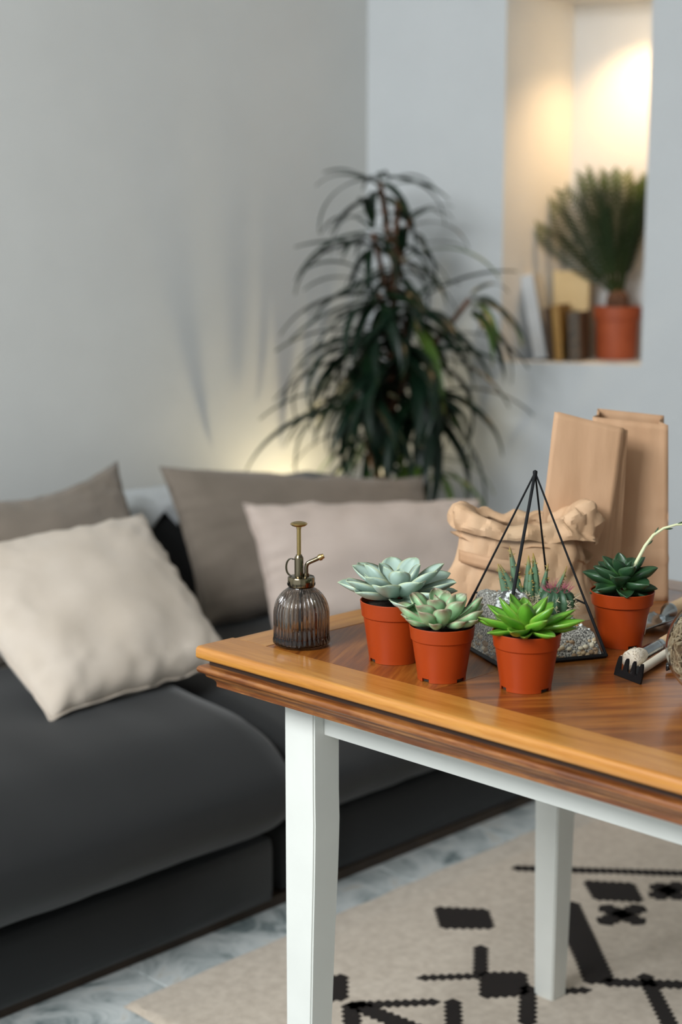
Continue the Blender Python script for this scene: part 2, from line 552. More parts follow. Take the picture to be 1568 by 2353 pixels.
def ring(prof, mat, name):
    """sweep a profile (inset, z) round the table edge with mitred corners"""
    b = MB(); n = len(prof)
    for q in range(4):
        for ins, z in prof:
            x0, x1, y0, y1 = TX0 + ins, TX1 - ins, TY0 + ins, TY1 - ins
            p = ((x0, y0), (x1, y0), (x1, y1), (x0, y1))[q]
            b.v.append((p[0], p[1], z))
    for q in range(4):
        r = (q + 1) % 4
        for i in range(n - 1):
            b.f.append((q * n + i, r * n + i, r * n + i + 1, q * n + i + 1))
    return b.build(name, mat, tab, smooth=True, ang=35, world=True)
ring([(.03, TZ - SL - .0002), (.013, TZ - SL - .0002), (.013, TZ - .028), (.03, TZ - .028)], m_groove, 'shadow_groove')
mp = [(.03, TZ - .0262), (.012, TZ - .0262)]
for k in range(7):
    t = PI / 2 - PI * k / 6
    mp.append((.0058 - .0056 * math.cos(t), TZ - .0318 + .0056 * math.sin(t)))
mp += [(.0085, TZ - .0385), (.0095, TZ - .042)]
for k in range(6):
    t = k / 5
    mp.append((.0105 + .009 * t + .003 * math.sin(t * PI), TZ - .043 - .0105 * t))
mp += [(.0195, TZ - .0565), (.06, TZ - .0565)]
ring(mp, m_mould, 'edge_moulding')
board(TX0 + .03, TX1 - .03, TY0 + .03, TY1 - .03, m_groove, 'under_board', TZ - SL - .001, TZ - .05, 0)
# apron
AZ0, AZ1 = .634, TZ - .05
for (x0, x1, y0, y1) in ((1.412, 1.432, .16, 1.43), (2.02, 2.04, .16, 1.43), (1.44, 2.0, 1.462, 1.48), (1.44, 2.0, .11, .13)):
    board(x0, x1, y0, y1, m_white, 'apron', AZ1, AZ0, .0015)

def leg(xo, yo, sx, sy, wx, wy, z0):
    """outer corner (xo, yo); the leg grows to (sx, sy); the inner faces taper below the knee"""
    b = MB(); zs = [z0, .12, .24, .34, .42, .47, .51, .55, AZ1]
    for z in zs:
        k = 1.0 if z >= .5 else .74 + .26 * ((z / .5) ** .8)
        if .4 < z < .53: k += .012
        xi, yi = xo + sx * wx * k, yo + sy * wy * k
        b.v += [(xo, yo, z), (xi, yo, z), (xi, yi, z), (xo, yi, z)]
    for i in range(len(zs) - 1):
        for q in range(4):
            r = (q + 1) % 4
            b.f.append((i * 4 + q, i * 4 + r, i * 4 + 4 + r, i * 4 + 4 + q))
    b.f += [(0, 1, 2, 3), tuple(range(len(zs) * 4 - 4, len(zs) * 4))]
    o = b.build('leg', m_white, tab, smooth=True, ang=30, world=True)
    bm = bmesh.new(); bm.from_mesh(o.data); bmesh.ops.recalc_face_normals(bm, faces=bm.faces)
    ed = [e for e in bm.edges if abs(e.verts[0].co.z - e.verts[1].co.z) > .02]
    bmesh.ops.bevel(bm, geom=ed, offset=.0022, segments=2, affect='EDGES'); bm.to_mesh(o.data); bm.free()
    o.data.shade_smooth(); o.data.set_sharp_from_angle(angle=math.radians(30))
    return o
leg(1.393, 1.488, 1, -1, .05, .058, 0)
for (xo, yo, sx, sy, zb) in ((2.048, 1.518, -1, -1, RT), (1.393, .10, 1, 1, 0), (2.048, .10, -1, 1, RT)):
    l = leg(xo, yo, sx, sy, .052, .052, zb)

# ---------------------------------------------------------------- sofa
sofa = thing('sofa', 'charcoal velvet sectional sofa along the wall, loaded with cushions', 'sofa', (2.0, 2.6, 0))
def rounded(name, lo, hi, rad, mat, bulge=0, n=14, wr=.0, seed=0, drop=None, top=0):
    """soft box: superellipsoid-like cushion from a subdivided cube"""
    bm = bmesh.new()
    bmesh.ops.create_cube(bm, size=2)
    bmesh.ops.subdivide_edges(bm, edges=bm.edges[:], cuts=n, use_grid_fill=True)
    c = [(lo[i] + hi[i]) / 2 for i in range(3)]; h = [(hi[i] - lo[i]) / 2 for i in range(3)]
    for v in bm.verts:
        p = [v.co[i] * h[i] for i in range(3)]
        q = [max(-(h[i] - rad[i]), min(h[i] - rad[i], p[i])) for i in range(3)]
        d = Vector([(p[i] - q[i]) / rad[i] for i in range(3)])
        if d.length > 1e-6:
            m_ = max(abs(d[i]) for i in range(3))
            d = d.normalized() * m_
        p = [q[i] + d[i] * rad[i] for i in range(3)]
        u = [p[i] / h[i] for i in range(3)]
        if bulge: p[2] += bulge * max(0, u[2]) * (1 - u[0] ** 2) * (1 - u[1] ** 2)
        w_ = Vector((p[0] + c[0], p[1] + c[1], p[2] + c[2]))
        if drop: w_ = drop(w_, u)
        if wr:
            nv = noise.noise(Vector((w_.x * 3.0, w_.y * 5, w_.z * 9 + seed))) + .5 * noise.noise(Vector((w_.x * 14, w_.y * 3, w_.z * 3 + seed)))
            w_.z += wr * nv * (1 if u[2] > .2 else .3); w_.y += wr * .8 * nv * (1 if u[1] < -.3 else 0)
        v.co = w_ - Vector(sofa.location)
    me = bpy.data.meshes.new(name); bm.to_mesh(me); bm.free()
    me.materials.append(mat); me.shade_smooth()
    return link(name, me, sofa)
def seat_drop(w_, u):
    # the front rolls down and swells forward
    if u[1] < 0:
        t = -u[1]
        w_.z -= .055 * t ** 2 * max(0, u[2])
        w_.y -= .045 * (1 - u[2] ** 2) * t ** 4
    return w_
for (xa, xb, yf, zt, sd) in ((.55, 1.945, 2.05, .425, 1), (1.965, 3.06, 2.07, .385, 5)):
    rounded('seat_base', (xa + .01, yf + .05, .02), (xb - .005, 3.1, .158), (.015, .015, .015), m_sofa, n=4)
    rounded('seat_cushion', (xa, yf, .15), (xb, 2.98, zt), (.05, .13, .115), m_sofa, .012, 34, .009, sd, seat_drop)
for xa, xb in ((.55, 1.945), (1.965, 3.06)):
    rounded('back', (xa, 2.93, .1), (xb, 3.12, .675), (.05, .06, .06), m_sofa, 0, 10, .003, 3)
b = MB(); b.box((.58, 2.12, .0), (3.03, 3.05, .022)); b.build('plinth', M('plinth_wood', '#2c1f14', '#3a2a1b', 20, .6), sofa, False, world=True)

# lace-edged cloth over the sofa back
b = MB()
def cloth(u, v):
    x = 2.0 + u * .72
    sc = abs(((x / .085) % 1) - .5) * 2
    prof = [(3.135, .60), (3.128, .66), (3.10, .683), (3.03, .687), (2.965, .685), (2.925, .668), (2.918, .668 - .012 - .045 * sc)]
    k = v * 6; i = min(5, int(k)); t = k - i
    y = prof[i][0] * (1 - t) + prof[i + 1][0] * t; z = prof[i][1] * (1 - t) + prof[i + 1][1] * t
    return (x, y, z + .003 * noise.noise(Vector((x * 20, y * 20, 1))))
b.grid(cloth, 145, 19)
o = b.build('sofa_throw', m_lace, None, ang=180)
tag(o, 'white scalloped cloth laid along the top of the sofa back', 'throw')
md = o.modifiers.new('thick', 'SOLIDIFY'); md.thickness = .002; md.offset = 1

# ---------------------------------------------------------------- cushions
def pillow(name, label, BL, BR, TR, TL, thick, mat, seed, sag=(0, 0), n=44, pinch=.07, back=None):
    BL, BR, TR, TL = map(Vector, (BL, BR, TR, TL))
    ctr = (BL + BR + TR + TL) / 4
    nrm = (BR - BL).cross(TL - BL).normalized()
    if nrm.y > 0: nrm = -nrm          # towards the room
    root = thing(name, label, 'cushion', (ctr.x, ctr.y, min(BL.z, BR.z)), 0, None)
    upd = ((TL + TR) - (BL + BR)).normalized(); rtd = ((TR + BR) - (TL + BL)).normalized()
    def pos(u, v, side):
        a, c = u * 2 - 1, v * 2 - 1
        a2 = a * (1 - pinch * (1 - abs(c) ** 2.2)); c2 = c * (1 - pinch * (1 - abs(a) ** 2.2))
        # the four points are the pillow's corner tips
        uu, vv = (a2 + 1) / 2, (c2 + 1) / 2
        p = BL * (1 - uu) * (1 - vv) + BR * uu * (1 - vv) + TR * uu * vv + TL * (1 - uu) * vv
        t = max(0, (1 - abs(a) ** 2.6)) ** .55 * max(0, (1 - abs(c) ** 2.6)) ** .55
        h = thick * .5 * t
        edge = 1 - t
        wr = noise.noise(Vector((a * 2.1 + seed, c * 2.1, seed))) * .008 + noise.noise(Vector((a * 3.4 + seed, c * 2.2, seed + 4))) * .002
        wr += .016 * edge ** 1.5 * noise.noise(Vector((a * 9 + seed, c * 9, seed + 9)))
        p = p + nrm * side * (h + wr * t) + nrm * wr * .6
        p = p + upd * (-sag[0] * (1 - a * a) * max(0, c) - .0 ) + upd * sag[1] * (1 - a * a) * max(0, -c)
        p = p + upd * .012 * edge * noise.noise(Vector((a * 4 + seed, 1.7, c * 4)))
        return p
    b = MB()
    b.grid(lambda u, v: pos(u, v, 1), n, n); k = len(b.v)
    b.grid(lambda u, v: pos(u, v, -1), n, n)
    b.f = [f if max(f) < k else tuple(reversed(f)) for f in b.f]
    o = b.build('cover', mat, root, ang=180, world=True)
    bm = bmesh.new(); bm.from_mesh(o.data); bmesh.ops.remove_doubles(bm, verts=bm.verts, dist=.0008); bmesh.ops.recalc_face_normals(bm, faces=bm.faces); bm.to_mesh(o.data); bm.free()
    o.data.shade_smooth()
    # sewn seam round the rim
    b = MB(); path = []
    for e in range(4):
        for i in range(18):
            t = i / 18
            u, v = ((t, 0), (1, t), (1 - t, 1), (0, 1 - t))[e]
            path.append(pos(u, v, 0))
    path.append(path[0])
    b.tube(path, .0022, 5, False); b.build('seam', mat, root, ang=180, world=True)
    return root
pillow('cushion', 'taupe linen cushion with a peaked corner at the left edge', (1.60, 2.66, .425), (2.17, 2.68, .425), (2.185, 2.90, .785), (1.56, 2.88, .79), .15, m_taupe, 2.2, (.045, 0), pinch=.07)
pillow('cushion', 'wide taupe linen cushion on the sofa below the leafy plant', (2.30, 2.74, .40), (3.03, 2.60, .40), (3.06, 2.72, .68), (2.31, 2.90, .765), .15, m_taupe, 7.1, (.0, 0), pinch=.05)
pillow('cushion', 'large cream linen cushion tilted forward at the left of the sofa', (1.58, 2.32, .425), (2.06, 2.34, .43), (2.07, 2.66, .71), (1.52, 2.68, .69), .15, m_beige, 11.4, (.0, 0), pinch=.06)
pillow('cushion', 'pale pinkish beige cushion behind the spray bottle and succulents', (2.33, 2.52, .395), (2.93, 2.33, .395), (2.965, 2.45, .665), (2.355, 2.65, .70), .14, m_pink, 15.8, (.0, 0), pinch=.045)

# ---------------------------------------------------------------- mister
def xf(p): return Vector(p)
mis = thing('spray_bottle', 'ribbed smoky glass plant mister with a brass pump on the table corner', 'spray bottle', (1.419, 1.480, TZ), RZ)
NR = 34
def ribs(t, r, z):
    if r < .016 or z < .004 or z > .078: return r
    fade = min(1, (z - .004) / .01) * min(1, max(0, (.078 - z)) / .01)
    return r - .0026 * fade * (1 - abs(math.sin(NR * t / 2))) * min(1, r / .03)
outer = [(0.0, 0), (.030, 0), (.0365, .0012), (.0392, .0045), (.0394, .008), (.0384, .0125), (.0384, .03), (.0384, .044), (.0378, .05), (.0362, .0565), (.0335, .063), (.0297, .069), (.0252, .0738), (.021, .0768), (.0178, .079), (.0168, .0815), (.0166, .086)]
inner = [(.0145, .086), (.0146, .0815), (.0165, .0765), (.023, .0710), (.028, .0660), (.0316, .0595), (.0342, .0525), (.0352, .045), (.0352, .03), (.0352, .016), (.034, .0125), (.028, .0105), (.0, .010)]
b = MB(); b.lathe(outer + inner, NR * 8, fr=lambda t, r, z: ribs(t, r, z))
b.build('glass_body', m_smoke, mis, ang=80)
b = MB(); b.tube([(0, 0, .018), (0, 0, .084)], .0022, 8); b.build('dip_tube', m_blackp, mis)
b = MB(); b.lathe([(.0, .0805), (.0172, .0805), (.0182, .0815), (.0186, .0835), (.0186, .0925), (.0178, .0942), (.0165, .0948), (.008, .0953), (.0, .0955)], 40)
col_ = b.build('collar', m_metal, mis)
b = MB()
for k in range(20):
    t = 2 * PI * k / 20
    b.tube([(.0187 * math.cos(t), .0187 * math.sin(t), .0828), (.0187 * math.cos(t), .0187 * math.sin(t), .0865)], .0005, 5)
b.build('grip_notches', m_blackp, col_)
b = MB(); b.lathe([(.0, .095), (.0062, .095), (.0062, .1195), (.0058, .1215), (.0045, .123), (.0042, .1245), (.0, .1245)], 24, (-.003, 0, 0))
b.build('pump_barrel', m_metal, mis)
b = MB(); b.lathe([(.0, .123), (.0029, .123), (.0029, .160), (.0034, .1605), (.0034, .163), (.0, .163)], 16, (-.003, 0, 0)); b.build('plunger_rod', m_brass, mis)
b = MB(); b.lathe([(.0, .1625), (.004, .1627), (.009, .1642), (.0115, .1662), (.0118, .1668), (.0105, .1682), (.008, .1692), (.006, .1694), (.004, .1685), (.0, .1682)], 28, (-.003, 0, 0)); b.build('plunger_button', m_brass, mis)
b = MB(); b.tube([(.0068, 0, .094), (.0068, 0, .1), (.0068, 0, .107), (.0072, 0, .110), (.009, 0, .1128), (.012, 0, .1146), (.018, 0, .1172), (.0245, 0, .1202)], .0029, 12); b.lathe([(.0, .0945), (.0042, .0945), (.0042, .0985), (.0, .099)], 16, (.0068, 0, 0)); b.build('spout', m_metal, mis)
d = Vector((.0065, 0, .003)).normalized(); p0 = Vector((.0238, 0, .1199))
b = MB(); b.tube([p0, p0 + d * .0018, p0 + d * .0019, p0 + d * .004, p0 + d * .0041, p0 + d * .0075], [.0042, .0042, .0046, .0046, .0036, .0033], 14); b.build('nozzle', m_brass, mis)
b = MB(); pts = []
for k in range(15):
    t = math.radians(62 + 205 * k / 14)
    pts.append((-.0135 + .0068 * math.cos(t), 0, .1075 + .0118 * math.sin(t)))
b.grid(lambda u, v: (lambda q, s_: (q[0] + (.0013 if s_ in (0, 3) else -.0013) * (1 if True else 1), (-.0024 if s_ in (0, 1) else .0024), q[2]))(pts[min(14, int(round(u * 14)))], int(round(v * 4)) % 4), 15, 4, False, True)
b.build('finger_ring', m_metal, mis, ang=30)

# ---------------------------------------------------------------- succulents
def leaf_mesh(name, mat, wid, thick, cup, widest=.6, tipsharp=1.0, tipcurl=.1, base=.35, arch=.1, nt_=14, nc=7, keel=.0):
    """leaf along +Y, one unit long, upper side +Z"""
    b = MB(); lt, le = [], []
    rows = []
    for i in range(nt_ + 1):
        t = i / nt_
        if t < widest: wv = base + (1 - base) * math.sin(t / widest * PI / 2) ** 1.1
        else:
            s_ = (t - widest) / (1 - widest)
            wv = max(0.0, 1 - s_ ** (1.0 + tipsharp)) ** .75
        if i == nt_: wv = .03
        hw = wid * wv / 2
        y = t; zc = arch * math.sin(t * PI) * -.3 + tipcurl * t ** 3
        row = []
        for side in (0, 1):
            for j in range(nc):
                a = -1 + 2 * j / (nc - 1)
                if side: a = -a
                if side and j in (0, nc - 1): continue
                th = thick * (1 - a * a) ** .6 * (min(1, t * 6 + .4)) * min(1, (1 - t) * 3 + .12)
                z = zc + cup * hw * a * a * 1.2
                z += (th * .25 if side == 0 else -th * .75 - keel * (1 - abs(a)) * hw)
                row.append(len(b.v)); b.v.append((a * hw, y, z)); lt.append(t); le.append(max(abs(a), 0 if t < .9 else (t - .9) * 10))
        rows.append(row)
    for i in range(nt_):
        k = len(rows[0])
        for j in range(k):
            j2 = (j + 1) % k
            b.f.append((rows[i][j], rows[i][j2], rows[i + 1][j2], rows[i + 1][j]))
    b.f.append(tuple(reversed(rows[0]))); b.f.append(tuple(rows[-1]))
    b.a = {'lt': lt, 'le': le}
    return b.mesh(name, mat, True, 180)


def make_pot(root, rt=.0425, rb=.0315, h=.072, rimh=.019, notch=((-2.6, .35), (-.55, .35), (1.5, .35))):
    def fr(t, r, z): return r
    rim_r = rt; under = rb + (rt - rb) * (1 - rimh / h) * .86
    prof = [(0, .0045), (rb - .002, .0045), (rb - .002, .0002), (rb, 0), (rb + .0002, .0045), (rb + .0004, .006), (under, h - rimh - .0005), (rim_r - .0035, h - rimh), (rim_r - .0022, h - rimh + .0012), (rim_r - .0002, h - .002), (rim_r, h - .0008), (rim_r - .0006, h), (rim_r - .0018, h - .0005), (rim_r - .003, h - .006), (under - .003, h - rimh), (under - .004, h - rimh - .01), (0, h - rimh - .011)]
    b = MB(); n = 72
    b.lathe(prof, n)
    # drainage notches cut out of the foot
    k = len(prof); kill = set()
    for a0, wd in notch:
        for i in range(n):
            t = (2 * PI * (i + .5) / n - a0 + PI) % (2 * PI) - PI
            if abs(t) < wd / 2:
                for j in (1, 2, 3): kill.add((i, j))
    keep = []
    fi = 0
    for i in range(n):
        for j in range(k - 1):
            if (i, j) not in kill: keep.append(b.f[fi])
            fi += 1
    keep += b.f[fi:]; b.f = keep
    # dark ring set back behind the notches
    pot = b.build('pot', m_terra, root, ang=35)
    c = MB(); c.lathe([(rb - .0024, .0003), (rb - .0024, .0044)], 48); c.f = [f for f in c.f if len(f) == 4]
    c.build('drainage_gap', m_soil, pot)
    return pot


def soil_disc(root, r, z, seed=0):
    b = MB(); 
    def fn(u, v):
        t = u * 2 * PI; rr = r * v
        x, y = rr * math.cos(t), rr * math.sin(t)
        return (x, y, z + .0025 * noise.noise(Vector((x * 260, y * 260, seed))) + .003 * (1 - v))
    b.grid(fn, 40, 10, True); return b.build('soil', m_soil, root, ang=30)


def rosette(root, specs, z0, seed, ctr=(0, 0), spin=0.0):
    """specs: list of (mesh, count, length0, length1, elev0, elev1, base radius0, radius1, z0, z1) from the heart outwards"""
    rnd = random.Random(seed); k = 0
    for (me, n, l0, l1, e0, e1, r0, r1, za, zb) in specs:
        for i in range(n):
            t = i / max(1, n - 1)
            az = k * 2.39996 + spin + rnd.uniform(-.12, .12)
            L = (l0 + (l1 - l0) * t) * rnd.uniform(.93, 1.07); e = math.radians(e0 + (e1 - e0) * t + rnd.uniform(-4, 4)); r = r0 + (r1 - r0) * t
            p = (ctr[0] + r * math.cos(az), ctr[1] + r * math.sin(az), z0 + za + (zb - za) * t)
            rot = (Matrix.Rotation(az - PI / 2, 4, 'Z') @ Matrix.Rotation(e, 4, 'X') @ Matrix.Rotation(rnd.uniform(-.12, .12), 4, 'Y')).to_euler()
            link('leaf', me, root, p, rot, (L, L, L)); k += 1


lm_blue = attr_leaf('leaf_glaucous', '#aebfa6', '#9db2a6', '#97aa92', '#c3cea6', .42, .86)
lm_red = attr_leaf('leaf_blushed', '#b6cf9a', '#92b88a', '#7d5c50', '#a99a80', .4, .84, tip_at=.78)
lm_lime = attr_leaf('leaf_lime', '#9cc040', '#5c952a', '#5d6b30', '#98bd4c', .32, .88, coat=.2)
lm_dark = attr_leaf('leaf_deep_green', '#4a7a3a', '#2b4a2e', '#2a3d2a', '#466443', .38, .88, coat=.15)

# big glaucous rosette
p1 = thing('potted_succulent', 'largest potted succulent, powdery blue-green flat rosette, rear left pot', 'succulent', (1.452, 1.338, TZ), RZ, 'potted succulents on the table')
make_pot(p1, .0455, .0335, .080, .021)
soil_disc(p1, .042, .071, 1)
L1 = leaf_mesh('leaf', lm_blue, .60, .055, .55, .62, 1.0, .14, .40, .12)
L1b = leaf_mesh('leaf', lm_blue, .50, .05, .42, .62, 1.1, .08, .34, .08)
rosette(p1, [(L1, 4, .022, .032, 74, 62, .001, .003, .013, .012), (L1, 6, .042, .056, 50, 36, .004, .006, .011, .009), (L1b, 11, .066, .077, 30, 14, .007, .009, .009, .007), (L1b, 9, .075, .070, 10, 3, .010, .012, .006, .005)], .078, 4, (.004, 0), .5)
# blushed rosette
p2 = thing('potted_succulent', 'small potted succulent, spoon-shaped green leaves with reddish tips, front middle pot', 'succulent', (1.427, 1.234, TZ), RZ, 'potted succulents on the table')
make_pot(p2, .0415, .0305, .069, .0185, ((-2.35, .42), (-.75, .42), (1.2, .42)))
soil_disc(p2, .038, .061, 2)
L2 = leaf_mesh('leaf', lm_red, .56, .075, .60, .66, 1.1, .10, .42, .1)
L2b = leaf_mesh('leaf', lm_red, .44, .11, .42, .68, 1.2, .12, .36, .1)
rosette(p2, [(L2, 4, .036, .042, 70, 62, .002, .004, .004, .003), (L2, 6, .046, .05, 48, 34, .006, .008, .003, .002), (L2b, 10, .052, .052, 30, 17, .009, .011, .001, .001), (L2b, 9, .044, .038, 14, 8, .013, .017, .002, .002)], .068, 8, (0, 0), 1.1)
# lime rosette
p3 = thing('potted_succulent', 'potted succulent with glossy bright lime green pointed leaves, nearest pot', 'succulent', (1.467, 1.132, TZ), RZ, 'potted succulents on the table')
make_pot(p3, .0425, .0315, .0715, .0195, ((-2.7, .3), (-.85, .42), (1.0, .42)))
soil_disc(p3, .039, .063, 3)
L3 = leaf_mesh('leaf', lm_lime, .50, .08, .50, .46, .45, .06, .42, .10)
L3b = leaf_mesh('leaf', lm_lime, .40, .08, .40, .44, .45, .02, .42, .08)
rosette(p3, [(L3, 4, .024, .03, 76, 70, .001, .002, .010, .008), (L3, 8, .042, .05, 58, 40, .003, .005, .006, .003), (L3b, 9, .058, .066, 28, 14, .006, .008, .003, .002), (L3b, 9, .060, .048, 11, 5, .009, .012, .002, .002)], .070, 13, (0, 0), .3)
# dark rosette with a flower stalk
p4 = thing('potted_succulent', 'potted succulent with dark green leaves and an arching pale flower stalk', 'succulent', (1.724, 1.169, TZ), RZ, 'potted succulents on the table')
pot4 = make_pot(p4, .0435, .0285, .076, .019, ((-1.15, .5), (.9, .5), (2.9, .5)))
soil_disc(p4, .040, .064, 4)
L4 = leaf_mesh('leaf', lm_dark, .60, .11, .50, .50, .55, .02, .45, .10, keel=.12)
rosette(p4, [(L4, 3, .016, .022, 70, 62, .001, .002, .030, .028), (L4, 5, .034, .040, 50, 34, .003, .004, .026, .022), (L4, 8, .048, .052, 28, 8, .004, .006, .018, .012), (L4, 8, .046, .034, 4, -10, .006, .008, .009, .002)], .072, 21, (0, 0), .75)
b = MB(); st = [(.012, 0, .10), (.018, 0, .115), (.029, 0, .137), (.039, -.002, .152), (.052, -.005, .162), (.068, -.008, .1675), (.084, -.01, .1685), (.1, -.012, .166), (.125, -.014, .157), (.14, -.015, .148)]
b.tube(st, [.0026, .0025, .0023, .0021, .0018, .0016, .0015, .0014, .0012, .0009], 8)
stalk = b.build('flower_stalk', M('stalk_pale', '#c9cf9b', '#d8d9b4', 20, .5), p4)
Lb = leaf_mesh('bract', lm_dark, .34, .14, .3, .5, .6, .02, .5, .1)
for k, (i, a) in enumerate(((2, .4), (3, 2.6), (4, -.7), (5, 2.2), (6, .2), (7, 2.8), (8, .4))):
    p = st[i]; q = st[i + 1]; ang = math.atan2(q[2] - p[2], q[0] - p[0])
    r = (Matrix.Rotation(-ang, 4, 'Y') @ Matrix.Rotation(-PI / 2, 4, 'Z') @ Matrix.Rotation(.35 * (1 if k % 2 else -1), 4, 'X')).to_euler()
    link('bract', Lb, stalk, p, r, .013)
b = MB(); b.lathe([(.0, -.003), (.002, -.001), (.0022, .001), (.0, .003)], 8); b.build('flower_bud', M('bud_red', '#8a1f2a', None, 5, .5), p4, loc=(-.004, -.012, .106))
b = MB()
b.grid(lambda u, v: (lambda t, z: (( .0287 + (.0365 - .0287) * (z / .057) + .0012) * math.cos(t), (.0287 + (.0365 - .0287) * (z / .057) + .0012) * math.sin(t), z))(-.42 + .62 * u, .017 + .03 * v), 10, 2)
lab = b.build('price_sticker', M('sticker_paper', '#e8e6e0', None, 5, .6), pot4)
md = lab.modifiers.new('t', 'SOLIDIFY'); md.thickness = .0004

# ---------------------------------------------------------------- pyramid terrarium
F_ = Vector((1.514, 1.210, 0)); R_ = Vector((1.653, 1.143, 0)); e1 = R_ - F_; e2 = Vector((-e1.y, e1.x, 0))
TC = F_ + (e1 + e2) / 2; HS = e1.length / 2; TA = math.atan2(e1.y, e1.x)
APX = Vector((1.622, 1.243, .99)); PH = .24
ter = thing('glass_terrarium', 'pyramid glass terrarium with thin black metal frame', 'terrarium', (TC.x, TC.y, TZ), TA)
apl = Matrix.Rotation(-TA, 3, 'Z') @ (APX - Vector((TC.x, TC.y, TZ)))
cn = [Vector((-HS, -HS, .003)), Vector((HS, -HS, .003)), Vector((HS, HS, .003)), Vector((-HS, HS, .003))]
for i in range(4):
    b = MB(); b.tube([cn[i], cn[(i + 1) % 4]], .0028, 8); b.build('base_rod', m_black, ter)
    b = MB(); m1 = cn[i].lerp(apl, .26); b.tube([cn[i], m1, cn[i].lerp(apl, .30), apl], [.0022, .0021, .0016 if i else .0024, .0013 if i else .0022], 8); b.build('edge_rod', m_black, ter)
for i in (1, 2):
    b = MB(); b.tube([cn[i].lerp(apl, .28), cn[(i + 1) % 4].lerp(apl, .28)], .0014, 6); b.build('cross_rod', m_black, ter)
b = MB(); b.lathe([(.0, .0035), (.003, .002), (.0032, 0), (.0028, -.004), (.0, -.006)], 12); b.build('apex_cap', m_black, ter, loc=apl)
for i in range(4):
    a, c = cn[i] + Vector((0, 0, .001)), cn[(i + 1) % 4] + Vector((0, 0, .001))
    top = .28 if i == 0 else .985           # the front pane is low, its opening is left free
    b = MB(); b.poly([a, c, c.lerp(apl, top), a.lerp(apl, top)] if i else [a, c, c.lerp(apl, .22), a.lerp(apl, .22)])
    o = b.build('pane', m_pane, ter, False)
b = MB(); b.box((-HS, -HS, .0), (HS, HS, .0012)); b.build('base_plate', m_black, ter, False)

m, nt, bb = new_mat('grey_grit', .9)
v = coords(nt); g1 = noise_tex(nt, v, 420, 3, .7); g2 = noise_tex(nt, v, 30, 3)
nt.links.new(ramp(nt, g1, [(.38, '#45423f'), (.5, '#a09a93'), (.6, '#ded8ce')]), bb.inputs['Base Color'])
add_bump(nt, bb, g1, .6, .003); m_grit = m
def gh(a, c):
    h = .040 + .028 * max(0, -a) * (1 - .3 * abs(c)) + .014 * (1 - a * a) + .010 * c
    return h + .006 * noise.noise(Vector((a * 3, c * 3, 2)))
def gpos(u, v, top=True):
    a, c = u * 2 - 1, v * 2 - 1
    h = gh(a, c) if top else .0
    k = (1 - h / PH)
    return Vector((a * (HS - .004) * k + apl.x * h / PH, c * (HS - .004) * k + apl.y * h / PH, h + .002))
b = MB(); b.grid(lambda u, v: gpos(u, v) + Vector((0, 0, .0012 * noise.noise(gpos(u, v) * 300))), 40, 40)
for e in range(4):
    def side(u, v, e=e):
        q = ((u, 0), (1, u), (1 - u, 1), (0, 1 - u))[e]
        return gpos(q[0], q[1], False).lerp(gpos(q[0], q[1]), v)
    b.grid(side, 40, 12)
b.build('grit_bed', m_grit, ter, ang=50)
# pebbles against the glass and gravel on top, too small to pick apart
def pebbles(name, pts, mats, parent, seed):
    rnd = random.Random(seed)
    for mi, mt in enumerate(mats):
        b = MB()
        for q, (p, r) in enumerate(pts):
            if q % len(mats) != mi: continue
            n0 = len(b.v); R3 = Matrix.Rotation(rnd.uniform(0, 6), 3, 'Z') @ Matrix.Rotation(rnd.uniform(-.7, .7), 3, 'X')
            sc = Vector((rnd.uniform(.8, 1.25), rnd.uniform(.65, .95), rnd.uniform(.5, .75))) * r
            def sp(u, v):
                t, f = u * 2 * PI, v * PI
                d = Vector((math.sin(f) * math.cos(t) * sc.x, math.sin(f) * math.sin(t) * sc.y, math.cos(f) * sc.z))
                return Vector(p) + R3 @ d
            b.grid(sp, 8, 6, True)
        o = b.build(name, mt, parent, ang=180); o['kind'] = 'stuff'
rnd = random.Random(5); pts = []
for e in range(4):
    for k in range(70 if e in (0, 3) else 20):
        u = rnd.random(); h = .003 + .02 * rnd.random() ** 1.6
        q = ((u, 0), (1, u), (1 - u, 1), (0, 1 - u))[e]
        p = gpos(q[0], q[1], False); p = p.lerp(Vector((apl.x, apl.y, PH)), h / PH * 1.0); p.z = h + .001
        pts.append((p * .985, rnd.uniform(.0026, .0056)))
pm = [M('pebble_tan', '#b79a76', '#cdb592', 60, .6), M('pebble_cream', '#cfc0a4', '#ddd0b8', 60, .6), M('pebble_brown', '#8d6f52', '#a88a6a', 60, .6)]
pebbles('pebbles', pts, pm, ter, 1)
pts = []
for k in range(150):
    a, c = rnd.uniform(-.95, .95), rnd.uniform(-.95, .95)
    if rnd.random() < .45: c = rnd.uniform(-.97, -.6)
    p = gpos((a + 1) / 2, (c + 1) / 2); pts.append((p + Vector((0, 0, .001)), rnd.uniform(.0014, .003)))
pebbles('surface_gravel', pts, [M('gravel_white', '#d8d8d6', '#ececea', 60, .7), pm[0], M('gravel_rust', '#a9713f', '#c08c58', 60, .7), M('gravel_grey', '#8c8b88', '#a5a4a0', 60, .7)], ter, 2)

def terp(a, c, dz=0):
    p = gpos((a + 1) / 2, (c + 1) / 2); p = Matrix.Rotation(TA, 3, 'Z') @ p
    return Vector((TC.x, TC.y, TZ)) + p + Vector((0, 0, dz))
